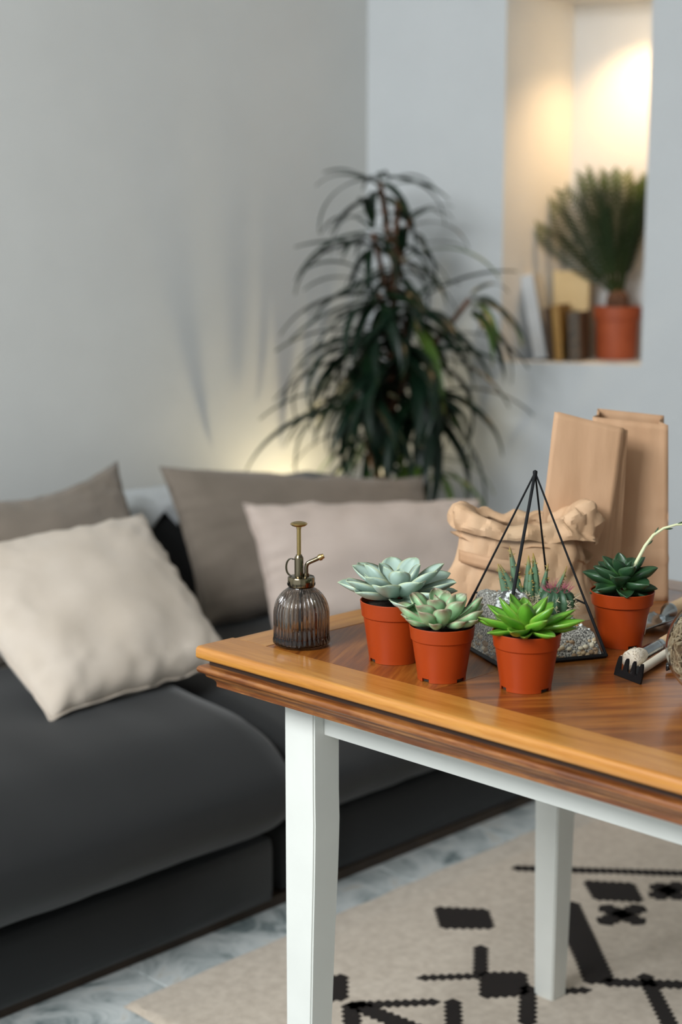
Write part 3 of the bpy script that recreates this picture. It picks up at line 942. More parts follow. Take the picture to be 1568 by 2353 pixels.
# lichen-covered stone
b = MB()
def stone(u, v):
    t, f = u * 2 * PI, v * PI
    d = Vector((math.sin(f) * math.cos(t), math.sin(f) * math.sin(t), math.cos(f)))
    return Vector((d.x * .024, d.y * .017, d.z * .014)) * (1 + .28 * noise.noise(d * 2.2) + .12 * noise.noise(d * 6))
b.grid(stone, 36, 20, True)
m, nt, bb = new_mat('lichen_stone', .9)
v = coords(nt); g1 = noise_tex(nt, v, 95, 4, .6)
nt.links.new(ramp(nt, g1, [(.44, '#4f4e4c'), (.5, '#8a8987'), (.55, '#e3e5e4'), (.7, '#f0f1f0')]), bb.inputs['Base Color']); add_bump(nt, bb, g1, .8, .004)
o = b.build('lichen_stone', m, None, ang=180, loc=terp(-.55, -.12, .004), rot=(.1, -.1, TA + .4)); tag(o, 'grey stone crusted with white lichen inside the pyramid terrarium', 'stone')
# reindeer moss
b = MB(); rnd = random.Random(9)
for k in range(230):
    a = rnd.uniform(0, 2 * PI); r = .0125 * rnd.random() ** .5; z = rnd.uniform(.0, .022) * (1 - r / .016)
    p = Vector((r * math.cos(a), r * math.sin(a), z)); path = [p]
    d = Vector((rnd.uniform(-1, 1), rnd.uniform(-1, 1), rnd.uniform(-.2, 1))).normalized()
    for i in range(3):
        d = (d + Vector((rnd.uniform(-1, 1), rnd.uniform(-1, 1), rnd.uniform(-1, 1))) * .8).normalized(); path.append(path[-1] + d * .0028)
    b.tube(path, [.0007, .0006, .0005, .0003], 4, False)
o = b.build('moss_clump', M('pale_moss', '#cdbd9a', '#e6dabf', 200, .9), None, ang=180, loc=terp(-.12, -.02, -.003)); tag(o, 'cream tuft of dry moss between stone and aloe in the terrarium', 'moss')

# aloe
lm_aloe = attr_leaf('leaf_aloe', '#4d6a4e', '#5b7a5c', '#b08a3c', '#6f8f6b', .55, .9, tip_at=.8)
def aloe_mesh(bend, seed):
    b = MB(); lt, le = [], []; rnd = random.Random(seed); n = 12
    def cen(t): return Vector((0, bend * t * t, t))
    rad = lambda t: .125 * (1 - t) ** .75 + .006
    b.grid(lambda u, v: cen(v) + Vector((rad(v) * math.cos(u * 2 * PI), rad(v) * .72 * math.sin(u * 2 * PI), 0)), 9, n + 1, True)
    lt = [(i % (n + 1)) / n for i in range(len(b.v))]; le = [0] * len(b.v)
    for k in range(26):
        t = rnd.uniform(.06, .93); a = rnd.choice((0, PI, PI / 2, -PI / 2)) + rnd.uniform(-.3, .3)
        c = cen(t); d = Vector((math.cos(a), math.sin(a) * .8, .35)).normalized(); s_ = c + Vector((rad(t) * math.cos(a), rad(t) * .72 * math.sin(a), 0)) * .9
        n0 = len(b.v); b.tube([s_, s_ + d * .045], [.014, .002], 5); lt += [.95] * (len(b.v) - n0); le += [0] * (len(b.v) - n0)
    b.a = {'lt': lt, 'le': le}
    return b.mesh('leaf', lm_aloe, True, 50)
al = thing('aloe_plant', 'spiky grey-green aloe growing inside the pyramid terrarium', 'aloe', terp(.02, .20, -.004), RZ)
am = [aloe_mesh(.05, 1), aloe_mesh(.22, 2), aloe_mesh(.4, 3)]
for (x, y, L, tilt, az, mi, tw) in ((-.020, .0, .062, -16, 0, 0, .2), (-.008, .006, .082, -7, 0, 0, 1.1), (-.012, -.004, .064, -8, 0, 1, 1.8), (.004, -.006, .056, 3, 0, 0, .6), (.009, .004, .074, 10, 0, 1, 2.2), (.014, -.001, .062, 16, 0, 0, 1.4), (.002, .009, .066, 4, 0, 1, .1), (.012, -.006, .064, 58, 0, 2, PI / 2), (.010, -.009, .042, 48, 0, 1, PI / 2), (-.003, -.010, .04, -4, 0, 1, 2.6)):
    r = (Matrix.Rotation(math.radians(tilt), 4, 'Y') @ Matrix.Rotation(tw, 4, 'Z')).to_euler()
    link('leaf', am[mi], al, (x, y, 0), r, (L * 1.2, L * 1.2, L * 1.06))
# barrel cactus
ca = thing('barrel_cactus', 'small round ribbed cactus with pale and red spines in the terrarium', 'cactus', terp(.55, -.30, .003), RZ); ca.scale = (1.15, 1.15, 1.15)
NRB = 11
def cr(t, r, z): return r * (1 + .10 * math.cos(NRB * t))
cprof = [(0, 0), (.013, .0005), (.018, .006), (.0198, .012), (.0192, .018), (.0165, .0235), (.012, .0275), (.006, .0295), (0, .029)]
b = MB(); b.lathe(cprof, NRB * 8, fr=cr); b.build('body', M('cactus_skin', '#27452f', '#3a5c3e', 60, .5), ca, ang=180)
def spines(name, mat, zr, n, L, seed, top=False):
    rnd = random.Random(seed); b = MB()
    for q in range(NRB):
        t = 2 * PI * q / NRB
        for r, z in zr:
            p = Vector((r * 1.1 * math.cos(t), r * 1.1 * math.sin(t), z))
            for k in range(n):
                d = (Vector((math.cos(t), math.sin(t), .3 + (.9 if top else 0))) + Vector((rnd.uniform(-1, 1), rnd.uniform(-1, 1), rnd.uniform(-1, 1))) * .85).normalized()
                b.tube([p, p + d * L * rnd.uniform(.6, 1.1)], [.0003, .0001], 3, False)
    o = b.build(name, mat, ca, ang=180); o['kind'] = 'stuff'
spines('spines', M('spine_cream', '#d8c8a4', '#e6dabb', 50, .6), ((.018, .007), (.0196, .013), (.0185, .019)), 6, .010, 3)
spines('crown_spines', M('spine_red', '#a0485a', '#bb7480', 50, .6), ((.0125, .0265), (.007, .0288)), 6, .012, 4, True)

# ---------------------------------------------------------------- paper bags
def bag_faces(root, quads, seed, mat, creases=(), n=(16, 30), amp=.0015, name='panel', open_dir=None):
    for qi, (BL, BR, TR, TL) in enumerate(quads):
        BL, BR, TR, TL = map(Vector, (BL, BR, TR, TL))
        nm = (BR - BL).cross(TL - BL).normalized()
        def fn(u, v):
            p = BL * (1 - u) * (1 - v) + BR * u * (1 - v) + TR * u * v + TL * (1 - u) * v
            e = min(u, 1 - u) * 8
            d = amp * min(1, e) * (noise.noise(Vector((u * 2.4 + seed + qi, v * 5, seed))) * 1.6 + noise.noise(Vector((u * 7, v * 3 + seed, qi))))
            for (cv, ca_, cs) in creases:
                dv = v - cv - cs * (u - .5)
                d += ca_ * math.exp(-(dv / .010) ** 2) - ca_ * .7 * math.exp(-((dv + .016) / .012) ** 2)
            return p + nm * d * 1.0
        b = MB(); b.grid(fn, n[0], n[1])
        o = b.build(name, mat, root, ang=180)
        md = o.modifiers.new('t', 'SOLIDIFY'); md.thickness = .0007; md.offset = 0

# the bag standing behind, mouth open
H2 = .282
bB = thing('paper_bag', 'tall open kraft paper bag standing farthest back on the table', 'paper bag', loc3((1.975, 1.255, TZ), -.050, .07), RZ)
f = [(-.062, -.036, 0), (.055, -.043, 0), (.058, .036, 0), (-.062, .042, 0)]
t = [(-.063, -.010, H2 - .002), (.047, -.034, H2 - .012), (.053, .026, H2 - .004), (-.048, .036, H2 + .006)]
gi_b, gi_t = (.052, -.004, 0), (.040, .0, H2 - .010)
bag_faces(bB, [(f[0], f[1], t[1], t[0])], 3, m_kraft, ((.24, .0038, .0), (.49, .0034, .02)), amp=.002, name='front_panel')
bag_faces(bB, [(f[1], gi_b, gi_t, t[1]), (gi_b, f[2], t[2], gi_t)], 5, m_kraft, ((.24, .0010, .0), (.49, .001, 0)), name='gusset')
bag_faces(bB, [(f[2], f[3], t[3], t[2])], 7, m_kraft, (), name='back_panel')
bag_faces(bB, [(f[3], (-.056, .004, 0), (-.05, .012, H2), t[3]), ((-.056, .004, 0), f[0], t[0], (-.05, .012, H2))], 9, m_kraft, (), name='gusset')
bag_faces(bB, [(f[0], f[1], f[2], f[3])], 1, m_kraft, (), (6, 6), 0, 'base')
# the bag in front of it, pinched nearly shut at the top
H1 = .292
bA = thing('paper_bag', 'tall kraft paper bag pinched flat at the top, in front of the other tall bag', 'paper bag', loc3((1.845, 1.352, TZ), .008, .0), RZ)
f = [(-.062, -.022, 0), (.040, -.020, 0), (.074, .018, 0), (-.034, .022, 0)]
t = [(-.030, .004, H1 + .004), (.072, .004, H1 - .020), (.080, .012, H1 - .024), (-.024, .013, H1 + .003)]
gi_b, gi_t = (.055, .006, 0), (.074, .008, H1 - .024)
bag_faces(bA, [(f[0], f[1], t[1], t[0])], 13, m_kraft, ((.40, -.0012, -.16),), amp=.0016, name='front_panel')
bag_faces(bA, [(f[1], gi_b, gi_t, t[1]), (gi_b, f[2], t[2], gi_t)], 15, m_kraft, (), amp=.001, name='gusset')
bag_faces(bA, [(f[2], f[3], t[3], t[2])], 17, m_kraft, (), name='back_panel')
bag_faces(bA, [(f[3], (-.044, .004, 0), (-.026, .009, H1), t[3]), ((-.044, .004, 0), f[0], t[0], (-.026, .009, H1))], 19, m_kraft, (), name='gusset')
bag_faces(bA, [(f[0], f[1], f[2], f[3])], 1, m_kraft, (), (6, 6), 0, 'base')

# crumpled bag with a rolled-down cuff
bC = thing('paper_bag', 'low crumpled kraft bag with a rolled cuff behind the terrarium', 'paper bag', loc3((1.80, 1.42, TZ), .006, -.048), RZ - .13)
def crease(p, s, seed):
    a = noise.noise(Vector(p) * s + Vector((seed, 0, 0))); c = noise.noise(Vector(p) * s * 2.1 + Vector((0, seed, 5)))
    return (abs(a) - .25) + .5 * (abs(c) - .25)
def facet(p, s, seed):
    d, _ = noise.voronoi(Vector(p) * s + Vector((seed, seed * .3, 0)))
    return d[0] - .5 * d[1]
def cb(u, v):
    th = u * 2 * PI; z = .135 * v
    k = 1 - .20 * v - .06 * v * v
    ex = 2 / 3.2
    cx, cy = math.cos(th), math.sin(th)
    x = math.copysign(abs(cx) ** ex, cx) * .112 * k; y = math.copysign(abs(cy) ** ex, cy) * .043 * (1 - .2 * v)
    p = Vector((x, y, z))
    r = Vector((cx, cy, 0)); a = min(1, v * 5) 
    p += r * a * (.017 * crease((x, y * 1.5, z * .6), 14, 3) + .014 * facet((x, y, z * .7), 17, 2))
    p.z -= .012 * v * max(0, x / .11 * -.2 + .1)
    return p
b = MB(); b.grid(cb, 120, 44, True); b.f.append(tuple(i * 44 for i in reversed(range(120))))
b.build('pouch', m_kraft2, bC, ang=18)
def cuff(u, v):
    th = u * 2 * PI; ex = 2 / 2.8
    cx, cy = math.cos(th), math.sin(th)
    # roll cross-section
    a = v * 2 * PI * .86 - .3
    fat = .013 + .006 * max(0, -cx) ** 2 + .013 * max(0, cx) ** 3
    tall = fat * (1.35 + .5 * max(0, cx))
    X = math.copysign(abs(cx) ** ex, cx) * .074; Y = math.copysign(abs(cy) ** ex, cy) * .028
    zc = .128 + .012 * max(0, -cx) ** 2 - .004 * max(0, cx) - .006 * (1 - abs(cx)) * (1 if cy < 0 else 0)
    o = fat * math.cos(a); z = tall * math.sin(a)
    p = Vector((X + cx * (o + fat * .6), Y + cy * (o + fat * .6), zc + z))
    c = .026 * crease(p, 19, 8) + .020 * facet(p, 24, 6)
    p += Vector((cx * .8, cy * .8, .5)) * c
    return p
b = MB(); b.grid(cuff, 150, 28, True); b.build('rolled_cuff', m_kraft2, bC, ang=18)
b = MB()
def strap(u, v):
    x = -.088 + .09 * u; th = PI + math.acos(max(-1, min(1, x / .118)))
    y = -.0515 - .004 * math.sin(u * PI) + .022 * (1 - u) ** 3
    return (x, y, .082 - .012 * u + .018 * v + .002 * noise.noise(Vector((u * 6, v, 1))))
b.grid(strap, 20, 4); o = b.build('paper_strap', m_kraft, bC, ang=180); md = o.modifiers.new('t', 'SOLIDIFY'); md.thickness = .0012

# ---------------------------------------------------------------- glass globe with fibre
gl = thing('glass_globe', 'clear round glass globe filled with brown fibre at the right edge', 'globe', (1.593, .940, TZ))
GR = .063
b = MB(); pr = []
for k in range(25):
    t = -PI / 2 + .32 + (PI - .32 - .75) * k / 24
    pr.append((GR * math.cos(t), GR * .97 + GR * math.sin(t)))
pr = [(0, pr[0][1])] + pr
b.lathe(pr + [(r - .0016 if r > .002 else r, z + (.0016 if r <= .03 else 0)) for r, z in reversed(pr)], 64)
b.build('bowl', m_globe, gl, ang=60)
b = MB()
b.grid(lambda u, v: Vector((math.sin(v * PI) * math.cos(u * 2 * PI), math.sin(v * PI) * math.sin(u * 2 * PI), math.cos(v * PI) * .86)) * (GR * .86) * (1 + .10 * noise.noise(Vector((math.sin(v * PI) * math.cos(u * 2 * PI), math.sin(v * PI) * math.sin(u * 2 * PI), math.cos(v * PI))) * 5)) + Vector((0, 0, GR * .92)), 48, 28, True)
fib = b.build('fibre_core', M('brown_fibre', '#4a3524', '#9a7d5e', 70, .95, bump=.8, bscale=120), gl, ang=180)
b = MB(); rnd = random.Random(31)
for k in range(520):
    a, f0 = rnd.uniform(0, 2 * PI), math.acos(rnd.uniform(-.9, .92)); path = []
    da, df = rnd.uniform(-.16, .16), rnd.uniform(-.16, .16)
    for i in range(6):
        rr = GR * rnd.uniform(.87, .955)
        path.append((rr * math.sin(f0) * math.cos(a), rr * math.sin(f0) * math.sin(a), GR * .95 + rr * .93 * math.cos(f0)))
        a += da + rnd.uniform(-.12, .12); f0 += df + rnd.uniform(-.12, .12)
    b.tube(path, .0006, 4, False)
o = b.build('fibres', M('pale_fibre', '#a98e6d', '#d9c7a9', 90, .9), gl, ang=180); o['kind'] = 'stuff'

# ---------------------------------------------------------------- small tools
# rake
rk = thing('hand_rake', 'small black toy-sized garden rake with pale wooden handle', 'rake', (1.585, 1.063, TZ), math.atan2(1.035 - 1.091, 1.576 - 1.594))
b = MB(); hwid = .0265
pro = []
for k in range(4):
    x0 = -hwid + k * (2 * hwid - .0095) / 3
    pro += [(x0, .009), (x0 + .0014, .021), (x0 + .003, .0240), (x0 + .0055, .0240), (x0 + .007, .021), (x0 + .0095, .009)]
    if k < 3: pro += [(x0 + .0112, .0070), (x0 + (2 * hwid - .0095) / 3 - .0017, .0070)]
pro = [(-hwid, 0), ] + pro + [(hwid, 0)]
nn = len(pro); b.v = [(x, 0 + z * .25 - .0012, z) for x, z in pro] + [(x, z * .25 + .0012, z) for x, z in pro]
b.f = [tuple(range(nn)), tuple(range(2 * nn - 1, nn - 1, -1))] + [(i, nn + i, nn + (i + 1) % nn, (i + 1) % nn) for i in range(nn)]
b.build('tines', m_blackp, rk, False)
hd = Vector((-.52, .855, .0)).normalized()
b = MB(); q0 = Vector((.008, .003, .0075)); b.tube([q0, q0 + hd * .016 + Vector((0, 0, .002))], [.0045, .0060], 10); b.build('socket', m_blackp, rk)
b = MB(); b.tube([q0 + hd * .012, q0 + hd * .05, q0 + hd * .115, q0 + hd * .14], [.0052, .0058, .006, .005], 12); b.build('handle', m_pale, rk)
# brush
br = thing('dusting_brush', 'small round brush with cream bristles and steel ferrule', 'brush', (1.634, 1.086, TZ), 0)
bd = Vector((.982, .189, .0)).normalized(); q0 = Vector((0, 0, .0135))
b = MB()
rnd = random.Random(2)
b.tube([q0 - bd * .018, q0 - bd * .017, q0 - bd * .012, q0, q0 + bd * .016, q0 + bd * .026], [.004, .0100, .0128, .0132, .0105, .008], 20)
bri = b.build('bristle_head', m_ivory, br, ang=180)
b = MB()
for k in range(420):
    a = rnd.uniform(0, 2 * PI); rr = rnd.uniform(.7, 1.0)
    e1_ = bd.orthogonal().normalized(); e2_ = bd.cross(e1_); off = e1_ * math.cos(a) + e2_ * math.sin(a)
    x0 = rnd.uniform(-.017, .012); p = q0 + bd * x0 + off * .0122 * (rr if x0 < -.010 else 1)
    b.tube([p, p - bd * rnd.uniform(.003, .007) + off * rnd.uniform(.0, .0014)], [.00035, .00015], 3, False)
o = b.build('loose_hairs', m_ivory, bri, ang=180); o['kind'] = 'stuff'
b = MB(); b.tube([q0 + bd * .022, q0 + bd * .025, q0 + bd * .066, q0 + bd * .068, q0 + bd * .071, q0 + bd * .072, q0 + bd * .075, q0 + bd * .076, q0 + bd * .086], [.0078, .0086, .0078, .0083, .0083, .0077, .0083, .0077, .0077], 20); b.build('ferrule', m_steel, br)
b = MB(); b.tube([q0 + bd * .085, q0 + bd * .10, q0 + bd * .14, q0 + bd * .18, q0 + bd * .20], [.0074, .0082, .0085, .0065, .004], 14); b.build('handle', m_handle, br)
# mini shovel
sh = thing('hand_shovel', 'small black pointed shovel lying beside the glass globe', 'shovel', (1.660, 1.046, TZ), 0)
sd = Vector((.998, -.06, 0)).normalized(); sn = Vector((.06, .998, 0))
b = MB()
def blade(u, v):
    t = u; wv = .0125 * (min(1, (t / .55)) ** .7) if t < .55 else .0125
    a = v * 2 - 1
    return Vector((0, 0, .0025)) + sd * (t * .055 - .012) + sn * wv * a + Vector((0, 0, .007 * a * a + .004 * t))
b.grid(blade, 14, 9); o = b.build('blade', m_blackp, sh, ang=180); md = o.modifiers.new('t', 'SOLIDIFY'); md.thickness = .0012
b = MB(); b.tube([sd * .040 + Vector((0, 0, .008)), sd * .062 + Vector((0, 0, .009))], [.004, .0058], 10); b.build('socket', m_blackp, sh)
b = MB(); b.tube([sd * .058 + Vector((0, 0, .009)), sd * .10 + Vector((0, 0, .0085)), sd * .15 + Vector((0, 0, .008))], [.0055, .0064, .005], 12); b.build('handle', m_pale, sh)
# trowel
tr = thing('garden_trowel', 'steel garden trowel with beech handle behind the dark succulent', 'trowel', (1.853, 1.194, TZ), .057)
b = MB()
def tbl(u, v):
    a = v * 2 - 1; t = u
    hw = .026 * (min(1, t / .55) ** .75) * (1 if t < .85 else 1 - .28 * (t - .85) / .15)
    return Vector((-.070 + t * .090, a * hw, .003 + .011 * a * a * (min(1, t * 2)) + .012 * max(0, t - .7) * 3 * (1 - abs(a))))
b.grid(tbl, 24, 13); o = b.build('blade', m_steel, tr, ang=180); md = o.modifiers.new('t', 'SOLIDIFY'); md.thickness = .0014
b = MB(); b.tube([(.012, 0, .010), (.018, 0, .0135), (.024, 0, .015), (.030, 0, .0155), (.034, 0, .0155)], [.005, .007, .0105, .0125, .0118], 16); b.build('collar', m_steel, tr)
b = MB(); b.tube([(.033, 0, .0155), (.05, 0, .0158), (.09, 0, .0165), (.125, 0, .0165), (.14, 0, .016)], [.0108, .0115, .0135, .013, .007], 16); b.build('handle', m_handle, tr)

# ---------------------------------------------------------------- corner plant
PX, PY = 3.245, 3.015
pl = thing('corner_plant', 'tall dark leafy dracaena in the corner beyond the sofa', 'plant', (PX, PY, 0), RZ)
b = MB(); b.lathe([(0, 0), (.085, 0), (.088, .006), (.100, .24), (.108, .245), (.108, .27), (.100, .27), (.097, .25), (0, .248)], 40); b.build('pot', M('grey_planter', '#55585a', '#606365', 12, .6), pl)
b = MB(); b.lathe([(0, .249), (.096, .251), (.093, .256), (0, .262)], 30); b.build('soil', m_soil, pl)
lm_dra = attr_leaf('leaf_dracaena', '#1c331b', '#0f2417', '#2e3a1b', '#152b1d', .4, .8, var=.12)
lm_dra2 = attr_leaf('leaf_dracaena_yellow', '#5a6b2c', '#455f26', '#8b8240', '#5d7233', .4, .8, var=.12)
def strap_leaf(bend, mat, wd=.105, twist=0):
    b = MB(); lt, le = [], []; n = 12; p = Vector((0, 0, 0)); ang = 0.0
    rows = []
    for i in range(n + 1):
        t = i / n
        wv = wd * (min(1, .45 + t * 2.2)) * (1 - max(0, (t - .35) / .65) ** 1.7)
        for a in (-1, -.5, 0, .5, 1):
            up = Vector((0, math.sin(ang), math.cos(ang)))
            q = p + Vector((a * wv / 2, 0, 0)) + up * (.012 * a * a)
            b.v.append(tuple(q)); lt.append(t); le.append(abs(a) * .9)
        ang = bend * (t + .5 / n) ** 1.2
        p = p + Vector((0, math.cos(ang), -math.sin(ang))) / n
    for i in range(n):
        for j in range(4):
            b.f.append((i * 5 + j, i * 5 + j + 1, (i + 1) * 5 + j + 1, (i + 1) * 5 + j))
    b.a = {'lt': lt, 'le': le}
    return b.mesh('leaf', mat, True, 180)
sl = [strap_leaf(math.radians(a), lm_dra) for a in (40, 65, 90, 115, 140)] + [strap_leaf(math.radians(85), lm_dra2)]
# (x right, y away, z, leaves, length, droop bias, yellow share)
heads = [(-.030, .0, 1.47, 15, .24, 0, 0), (.055, .02, 1.37, 13, .22, 0, .1), (-.05, -.03, 1.33, 17, .26, 1, 0), (.03, .03, 1.25, 18, .28, 1, .1), (-.03, -.04, 1.16, 26, .30, 1, 0), (.06, .0, 1.12, 26, .30, 1, .05),
         (.225, -.02, 1.145, 11, .24, 2, .3), (-.06, .02, 1.01, 32, .36, 2, 0), (.06, -.03, .99, 32, .35, 2, 0), (-.09, -.02, .88, 30, .35, 2, .05), (.09, .02, .86, 28, .34, 2, .1), (-.07, .03, .74, 18, .29, 2, .2), (.11, -.02, .68, 18, .26, 2, .7)]
b = MB()
b.tube([(0, 0, .24), (-.01, .005, .6), (.008, .0, .95), (.012, 0, 1.2), (.02, 0, 1.42)], [.017, .015, .013, .011, .008], 10)
trunk = b.build('trunk', m_bark, pl, ang=180)
for (x, y, z, n, L, dr, yl) in heads:
    b = MB(); zz = z - .16 - abs(x) * .5
    b.tube([(0.0, 0, max(.3, zz)), (x * .5, y * .5, (max(.3, zz) + z) / 2 - .01), (x, y, z)], [.009, .008, .007], 8); b.build('branch', m_bark, trunk, ang=180)
rnd = random.Random(77)
for (x, y, z, n, L, dr, yl) in heads:
    for k in range(n):
        az = k * 2.39996 + rnd.uniform(-.35, .35)
        if dr == 2 and x > .2: az = rnd.uniform(-1.3, 1.0)
        tt = k / n
        el = math.radians(rnd.uniform(5, 60) - 45 * (1 - tt) - 8 * dr)
        me = sl[5] if rnd.random() < yl else sl[min(4, max(0, int(rnd.uniform(0, 2.7) + .35 * dr)))]
        Lk = L * rnd.uniform(.8, 1.15)
        p = (x + .008 * math.cos(az), y + .008 * math.sin(az), z - .07 * (1 - tt) + .02)
        # keep tips off the two walls
        if math.sin(az) > .3: Lk *= .82
        r = (Matrix.Rotation(az - PI / 2, 4, 'Z') @ Matrix.Rotation(el, 4, 'X') @ Matrix.Rotation(rnd.uniform(-.4, .4), 4, 'Y')).to_euler()
        PM = Matrix.Translation(pl.location) @ Matrix.Rotation(RZ, 4, 'Z') @ Matrix.Translation(p) @ r.to_matrix().to_4x4()
        for _ in range(8):
            if all((PM @ (v_.co * Lk)).y < WY - .012 and ((PM @ (v_.co * Lk)) - WC).dot(WN) < -.012 and not ((PM @ (v_.co * Lk)).x < 3.075 and (PM @ (v_.co * Lk)).y < 3.14 and (PM @ (v_.co * Lk)).z < .70) for v_ in me.vertices): break
            Lk *= .82
        link('leaf', me, pl, p, r, (Lk, Lk, Lk))

# ---------------------------------------------------------------- the niche
NROT = math.atan2(WD.y, WD.x)            # local X runs along the wall, local Y goes into it
cy = thing('potted_cycad', 'cycad palm with stiff upright fronds in a terracotta pot in the niche', 'cycad', onw(.735, .235, NZ0), NROT)
b = MB(); b.lathe([(0, 0), (.060, 0), (.061, .003), (.063, .012), (.066, .12), (.071, .122), (.0735, .158), (.073, .162), (.070, .162), (.066, .15), (0, .148)], 48); b.build('pot', M('terracotta_clay', '#a24a26', '#b1552e', 20, .6), cy)
b = MB(); b.lathe([(0, .146), (.064, .147), (.062, .152), (0, .156)], 30); b.build('soil', m_soil, cy)
b = MB(); b.lathe([(0, .148), (.027, .15), (.032, .17), (.031, .19), (.024, .205), (.012, .212), (0, .214)], 24, fr=lambda t, r, z: r * (1 + .12 * math.cos(9 * t + z * 300))); b.build('caudex', m_bark, cy)
lm_cyc = attr_leaf('leaf_cycad', '#2c3a10', '#182c0c', '#4e5e1a', '#213610', .45, .9, var=.1)
def frond(bend, seed):
    b = MB(); rnd = random.Random(seed); path = []; n = 22; ang = 0; p = Vector((0, 0, 0))
    dirs = []
    for i in range(n + 1):
        path.append(p.copy()); ang = bend * i / n; d = Vector((0, math.sin(ang), math.cos(ang))); dirs.append(d); p = p + d / n
    b.tube(path, [.012 * (1 - .8 * i / n) + .002 for i in range(n + 1)], 6)
    for i in range(4, n + 1):
        t = i / n; L = .22 * math.sin(min(1, (t - .1) * 1.15) * PI * .92) ** .6 + .03
        for s_ in (-1, 1):
            d = dirs[i]; nrm = Vector((0, d.z, -d.y)); o_ = (Vector((s_, 0, 0)) * .62 + d * .78 + nrm * .0 - nrm * -.15).normalized()
            wv = d * .020
            a = path[i]; m1 = a + o_ * L * .5 - Vector((0, 0, .004)); e = a + o_ * L
            k = len(b.v); th = nrm * .004
            b.v += [tuple(q) for q in (a - wv * .5, a + wv * .5, m1 + wv, m1 - wv, e, m1 + th)]
            b.f += [(k, k + 1, k + 2, k + 5), (k, k + 5, k + 3), (k + 5, k + 2, k + 4), (k + 3, k + 5, k + 4)]
    b.a = {'lt': [min(1, v_[2]) for v_ in b.v], 'le': [0] * len(b.v)}
    return b.mesh('frond', lm_cyc, True, 60)
fr_ = [frond(.12, 1), frond(.3, 2), frond(.5, 3)]
rnd = random.Random(12)
rolls = {4: 1.0, 5: 1.1, 6: 1.25, 7: 1.3, 11: .9, 12: .8}
for k, (az, el, L, mi) in enumerate(((0.3, 6, .36, 0), (1.6, 8, .37, 0), (2.9, 10, .38, 0), (4.4, 8, .36, 0), (2.6, 24, .36, 0), (3.5, 24, .35, 1), (3.05, 36, .34, 0), (3.25, 47, .31, 1), (.9, 14, .36, 0), (5.2, 16, .34, 0), (5.9, 12, .35, 0), (3.9, 17, .37, 0), (2.2, 14, .37, 0))):
    r = (Matrix.Rotation(az - PI / 2, 4, 'Z') @ Matrix.Rotation(-math.radians(el), 4, 'X') @ Matrix.Rotation(rolls.get(k, .3), 4, 'Z')).to_euler()
    for _ in range(12):
        FM = Matrix.Translation((.012 * math.cos(az), .012 * math.sin(az), .195)) @ r.to_matrix().to_4x4()
        pp = [FM @ (v_.co * L) for v_ in fr_[mi].vertices]
        if all(q.y < .105 and q.x < .118 for q in pp): break
        el *= .75; L *= .985
        r = (Matrix.Rotation(az - PI / 2, 4, 'Z') @ Matrix.Rotation(-math.radians(el), 4, 'X') @ Matrix.Rotation(rolls.get(k, .3), 4, 'Z')).to_euler()
    link('frond', fr_[mi], cy, (.012 * math.cos(az), .012 * math.sin(az), .195), r, L)
def book(label, s0, n0, wid, dep, hei, lean, cover, page=True, turn=0):
    """spine faces the room; lean tips the top along the wall"""
    r = thing('book', label, 'book', onw(s0, n0, NZ0 + .0005 + (wid * math.sin(abs(lean)) if lean > 0 else 0)), 0)
    r.rotation_euler = (Matrix.Rotation(NROT + turn, 4, 'Z') @ Matrix.Rotation(lean, 4, 'Y')).to_euler()
    b = MB(); b.box((0, 0, 0), (.0025, dep, hei), .0006); b.box((wid - .0025, 0, 0), (wid, dep, hei), .0006); b.box((0, -.002, 0), (wid, .0015, hei), .0008); b.build('cover', cover, r, False)
    b = MB(); b.box((.0025, .0015, .003), (wid - .0025, dep - .003, hei - .003)); b.build('page_block', m_pages, r, False)
    return r
m_pages = M('pages', '#e2d8c4', '#d6cab2', 40, .9)
mc = lambda n, a, c, s=8: M(n, a, c, s, .6)
book('tall pale grey book leaning against the niche wall', .512, .10, .040, .115, .258, -.20, mc('cover_pale', '#c9ccce', '#d6d8d9'))
book('cream tall book standing turned at the back of the niche', .640, .245, .028, .115, .268, 0, mc('cover_cream', '#e0c089', '#e6cb98'), turn=1.5)
book('mustard brown book in the niche row', .585, .07, .024, .14, .168, -.10, mc('cover_mustard', '#8f6a2c', '#a87f3a'))
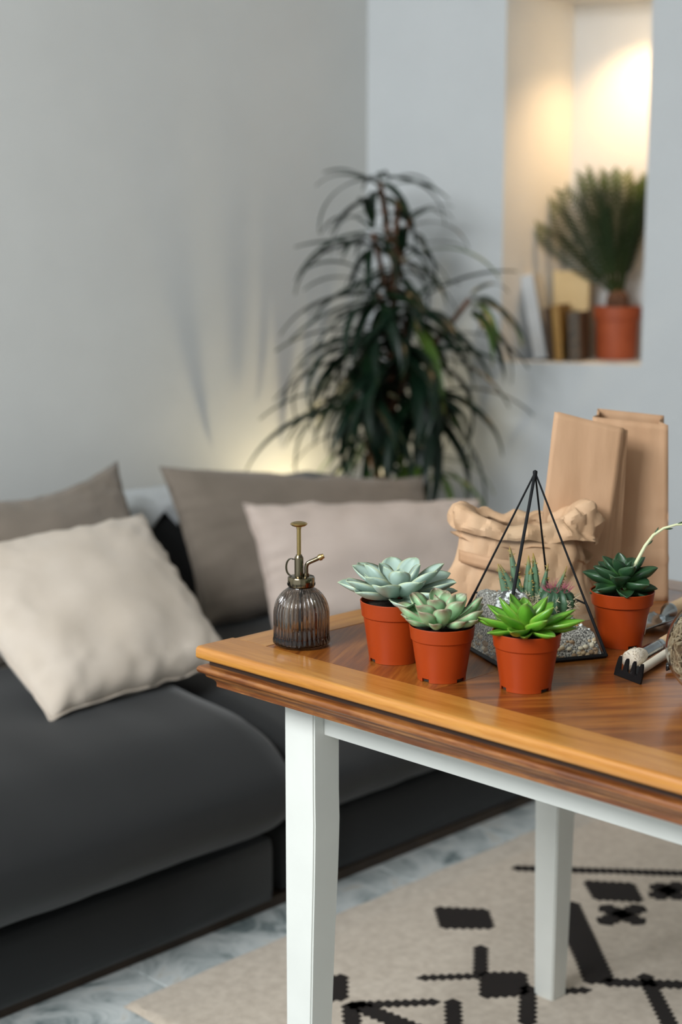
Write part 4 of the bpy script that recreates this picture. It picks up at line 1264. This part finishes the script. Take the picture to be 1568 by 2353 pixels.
book('dark brown slim book beside the mustard one', .565, .075, .013, .14, .160, -.13, mc('cover_brown', '#4d3824', '#5b442d'))
book('short dark speckled book next to the cycad pot', .628, .07, .034, .13, .148, -.05, mc('cover_speckled', '#1f1d1c', '#6b5a45', 90))
# recessed lamp in the niche ceiling
nl = thing('niche_downlight', 'recessed warm downlight in the niche ceiling', 'lamp', onw(.795, .19, NZ1))
b = MB(); b.lathe([(.024, -.001), (.034, -.001), (.036, -.003), (.033, -.006), (.025, -.005), (.024, -.001)], 32); b.f = [f for f in b.f if len(f) == 4]; b.build('trim_ring', m_steel, nl)
b = MB(); b.lathe([(0, -.002), (.0238, -.002)], 32); b.f = [f for f in b.f if len(f) == 4]; b.build('lens', emit_mat('warm_lens', (1, .78, .48, 1), 12), nl)
ld = bpy.data.lights.new('niche_bulb', 'SPOT'); ld.energy = 26; ld.color = (1, .62, .29); ld.spot_size = math.radians(118); ld.spot_blend = .9; ld.shadow_soft_size = .03
lo = bpy.data.objects.new('niche_bulb', ld); COL.objects.link(lo); lo.parent = nl; lo.location = (0, 0, -.012)

# ---------------------------------------------------------------- low lamp near the right wall
lp = thing('floor_lamp', 'low warm lamp hidden behind the sofa end near the plant', 'lamp', (3.135, 3.135, 0))
b = MB(); b.lathe([(0, 0), (.044, 0), (.044, .012), (.02, .018), (0, .02)], 32); b.build('base', m_black, lp)
b = MB(); b.tube([(0, 0, .015), (0, 0, .41)], .008, 12); b.build('pole', m_black, lp)
b = MB(); b.lathe([(.0, .40), (.022, .40), (.045, .45), (.05, .50), (.048, .50), (.042, .45), (.018, .405), (.0, .405)], 24); b.build('shade', m_black, lp)
b = MB(); b.lathe([(0, .41), (.014, .42), (.022, .44), (.014, .458), (0, .464)], 20); b.build('bulb_glass', emit_mat('bulb_glow', (1, .80, .5, 1), 20), lp)
ld = bpy.data.lights.new('floor_bulb', 'POINT'); ld.energy = 4.5; ld.color = (1, .84, .52); ld.shadow_soft_size = .015
lo = bpy.data.objects.new('floor_bulb', ld); COL.objects.link(lo); lo.parent = lp; lo.location = (0, 0, .482)
